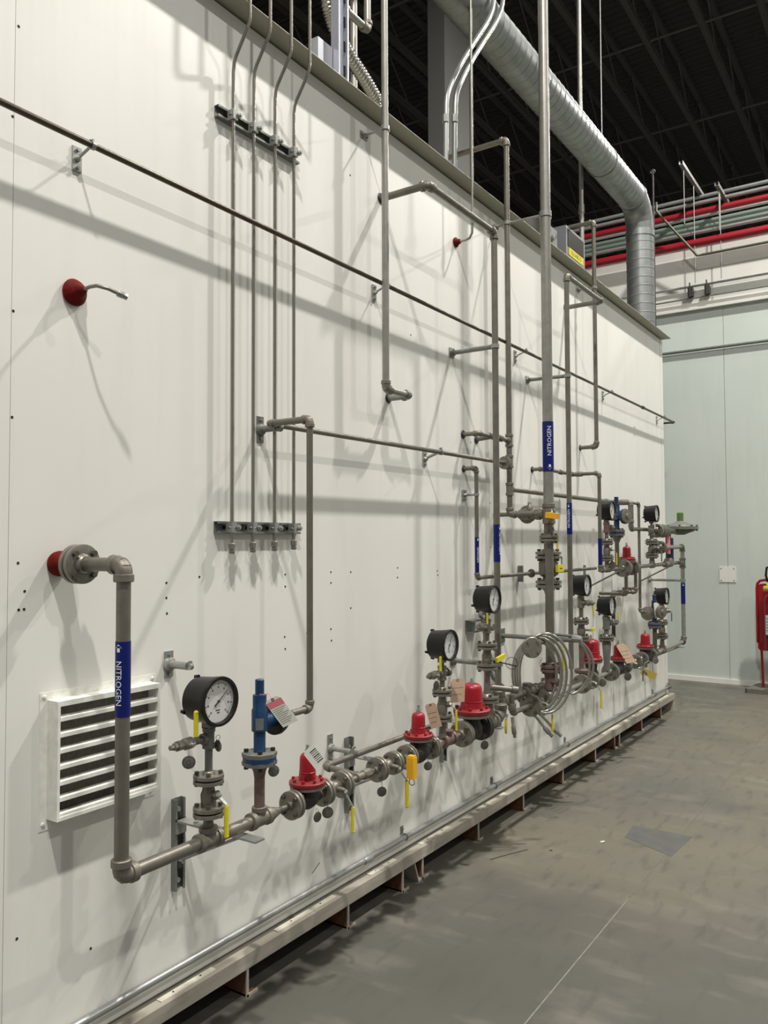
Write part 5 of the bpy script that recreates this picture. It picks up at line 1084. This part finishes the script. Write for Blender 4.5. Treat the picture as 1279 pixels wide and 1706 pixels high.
# bent conduits
for i, (ox, lab) in enumerate(((742, 'left of two bent conduits rising from the roof edge'), (757, 'right of two bent conduits rising from the roof edge'))):
    xx = -.035; P = [at(ox, 300, x=xx), at(ox, 175, x=xx), at(ox + 4, 150, x=xx), at(ox + 22, 112, x=xx), at(ox + 48, 70, x=xx), at(ox + 68, 40, x=xx), at(ox + 78, 18, x=xx), at(ox + 82, -10, x=xx), at(ox + 82, -120, x=xx)]
    t = T('bent_conduit', lab, 'conduit', P[0]); hp = [P[0], P[1]] + [P[j].lerp(P[j + 1], s / 4) for j in range(1, 7) for s in range(1, 5)] + [P[8]]
    for _ in range(2): hp = hp[:1] + [(hp[j - 1] + hp[j] * 2 + hp[j + 1]) / 4 for j in range(1, len(hp) - 1)] + hp[-1:]
    MB().sweep(hp, .0145, 12).build('tube', 'conduit', t); c = at(ox, 198, x=xx); MB().lathe(c - Z * .02, Z, [(0, .018), (.04, .018)], 8).build('coupling', 'conduit', t)
tag(MB().cyl((-.12, yp(785, -.12, 4), 3.46), (-.12, yp(785, -.12, 4), 7), .011, n=10).build('roof_riser', 'column'), 'thin dark riser behind the two bent conduits', 'pipe')
yq = yp(968, -.35, 4.5); tag(MB().cyl((-.35, yq, 3.46), (-.35, yq, 9), .02, n=14).cyl((-.35, yq, 4.35), (-.35, yq, 4.42), .026, n=14).build('roof_riser', 'steelb'), 'slim bright riser behind the main riser, passing the duct', 'pipe')
# enclosure box with yellow label
xb = -.05; pa, pb = at(943, 418, x=xb), at(974, 440, x=xb)
ya, ybx = pa.y, yp(974, xb, 3.6); zt_ = zp(385, xb, ya)
t = T('control_enclosure', 'grey electrical box with yellow label on the roof edge', 'enclosure', (xb, ya, 3.47))
MB().span((xb - .3, ya, 3.465), (xb, ybx, 3.80)).build('box', 'panelgrey', t); MB().span((xb, ya + .03, 3.66), (xb + .004, ybx - .03, 3.78)).build('black_window', 'black', t)
MB().span((xb, ya + .04, 3.60), (xb + .003, ybx - .04, 3.655)).build('yellow_label', 'yellow', t)
vt, ft = text2d('SQUARE D', .045); b = MB(); b.v = [V((xb + .0036, (ya + ybx) / 2 + tx * 1.0, 3.627 + ty)) for tx, ty in vt]; b.f = list(ft); b.build('label_text', 'ink', t)
t2_ = T('junction_box', 'small grey junction box left of the labelled electrical box', 'enclosure', (xb, ya - .35, 3.47)); MB().span((xb - .2, ya - .42, 3.465), (xb - .02, ya - .12, 3.72)).build('box', 'column', t2_)
MB().cyl((xb - .02, ya - .22, 3.64), (xb, ya - .22, 3.64), .02).box((xb - .015, ya - .32, 3.62), (.02, .04, .10)).build('switch', 'conduit', t2_)

# ================================================================== fire extinguisher stand
ex = .72; ey = 9.12
t = T('extinguisher_stand', 'red sheet-metal extinguisher stand on a flat dark base', 'stand', (ex, ey, 0))
b = MB(); P = []
hw = .155
for i in range(9): a = pi * i / 8; P.append((hw * math.cos(a) if True else 0, 1.12 + .07 * math.sin(a)))
xl = at(1260, 1000, y=ey).x; xc = xl + hw
MB().prism([(hw, .42), (hw, .44)] + [(hw - .05 + .05 * math.cos(a), 1.06 + .05 * math.sin(a)) for a in [i * pi / 12 for i in range(7)]] + [(-hw + .05 + .05 * math.cos(a), 1.06 + .05 * math.sin(a)) for a in [pi / 2 + i * pi / 12 for i in range(7)]] + [(-hw, .44), (-hw + .02, .42)], (xc, ey + .03, 0), X, Z, Y * .012).build('back_panel', 'red', t)
for s in (-1, 1): MB().cyl((xc + s * hw * .72, ey + .035, .03), (xc + s * hw * .8, ey + .035, .5), .013, n=12).build('leg', 'red', t)
MB().sweep([(xc - hw, ey + .03, .5), (xc - hw, ey + .03, 1.06), (xc - hw * .96, ey + .03, 1.11), (xc - hw * .8, ey + .03, 1.14), (xc - hw * .5, ey + .03, 1.15), (xc + hw * .5, ey + .03, 1.15), (xc + hw * .8, ey + .03, 1.14), (xc + hw * .96, ey + .03, 1.11), (xc + hw, ey + .03, 1.06), (xc + hw, ey + .03, .5)], .014, 10).build('tube_hoop', 'red', t)
MB().prism([(-.24, -.14), (.24, -.14), (.26, -.12), (.22, .27), (-.2, .27), (-.26, -.12)], (xc, ey - .02, 0), X, Y, Z * .045).build('base', 'rubber', t)
MB().span((xc - .08, ey - .14, .044), (xc + .08, ey - .10, .0462)).build('base_slot', 'hole', t)
t = T('fire_extinguisher', 'red fire extinguisher with white instruction label at the frame edge', 'extinguisher', (xc + .02, ey - .06, .46)); oo = V((xc + .01, ey - .06, .44))
MB().lathe(oo, Z, [(0, .07), (.01, .085), (.03, .088), (.50, .088), (.55, .075), (.585, .04), (.60, .03)], 30).build('cylinder', 'red', t)
MB().lathe(oo + Z * .6, Z, [(0, .03), (.05, .03), (.06, .02)], 14).lathe(oo + V((-.03, 0, .62)), -X + Z * .1, [(0, .03), (.03, .035), (.06, .025)], 12).build('valve_head', 'brass', t)
MB().sweep([oo + V((-.04, 0, .66)), oo + V((-.06, -.02, .76)), oo + V((-.05, -.03, .84)), oo + V((.0, -.03, .86)), oo + V((.06, -.02, .80)), oo + V((.10, 0, .6)), oo + V((.10, 0, .3))], .011, 10).build('hose', 'black', t); MB().box(oo + V((0, -.02, .69)), (.03, .12, .016)).build('carry_handle', 'black', t)
b = MB()
for i in range(9):
    a = math.radians(-140 + 12 * i); b.v += [oo + V((.0885 * math.cos(a), .0885 * math.sin(a), .14)), oo + V((.0885 * math.cos(a), .0885 * math.sin(a), .36))]
for i in range(8): b.f.append((2 * i, 2 * i + 2, 2 * i + 3, 2 * i + 1))
lb = b.build('instruction_label', 'white', t); b = MB()
for r_ in range(5):
    k0 = len(b.v)
    for i in range(7):
        a = math.radians(-132 + 11 * i); b.v += [oo + V((.0890 * math.cos(a), .0890 * math.sin(a), .20 + .03 * r_)), oo + V((.0890 * math.cos(a), .0890 * math.sin(a), .206 + .03 * r_))]
    for i in range(6): b.f.append((k0 + 2 * i, k0 + 2 * i + 2, k0 + 2 * i + 3, k0 + 2 * i + 1))
k0 = len(b.v)
for i in range(9): a = math.radians(-140 + 12 * i); b.v += [oo + V((.0889 * math.cos(a), .0889 * math.sin(a), .125)), oo + V((.0889 * math.cos(a), .0889 * math.sin(a), .16))]
for i in range(8): b.f.append((k0 + 2 * i, k0 + 2 * i + 2, k0 + 2 * i + 3, k0 + 2 * i + 1))
b.build('printed_lines', 'ink', lb)
paper_tag('inspection_tag', 'bright yellow inspection tag on the fire extinguisher', oo + V((-.02, -.10, .70)), V((.8, .2, .2)), V((.25, 0, -1)), .06, .13, 'yellow', None, 2)

# floor litter
for px_, py_, s, m, lab in ((1003, 1403, .018, 'scrap', 'small white paper scrap on the open floor'), (886, 1346, .022, 'rubber', 'dark scrap of debris by the skid foot'), (945, 1327, .012, 'rubber', 'dark crumb on the floor beyond the skid foot'), (917, 1417, .010, 'rubber', 'tiny dark crumb nearer on the floor')):
    p = at(px_, py_, z=0); random.seed(px_); tag(MB().prism([(s * math.cos(a) * random.uniform(.5, 1), s * math.sin(a) * random.uniform(.5, 1)) for a in [i * pi / 3 for i in range(6)]], (p.x, p.y, .0008), X + Z * .25, Y, Z * .003).build('floor_scrap', m), lab, 'debris')
p = at(850, 1423, z=0); tag(MB().sweep([p - Y * .12 + V((-.05, 0, .004)), p + Z * .004, p + V((.05, .1, .004))], .0022, 6).build('wire_offcut', 'rubber'), 'thin wire offcut lying on the floor', 'debris')
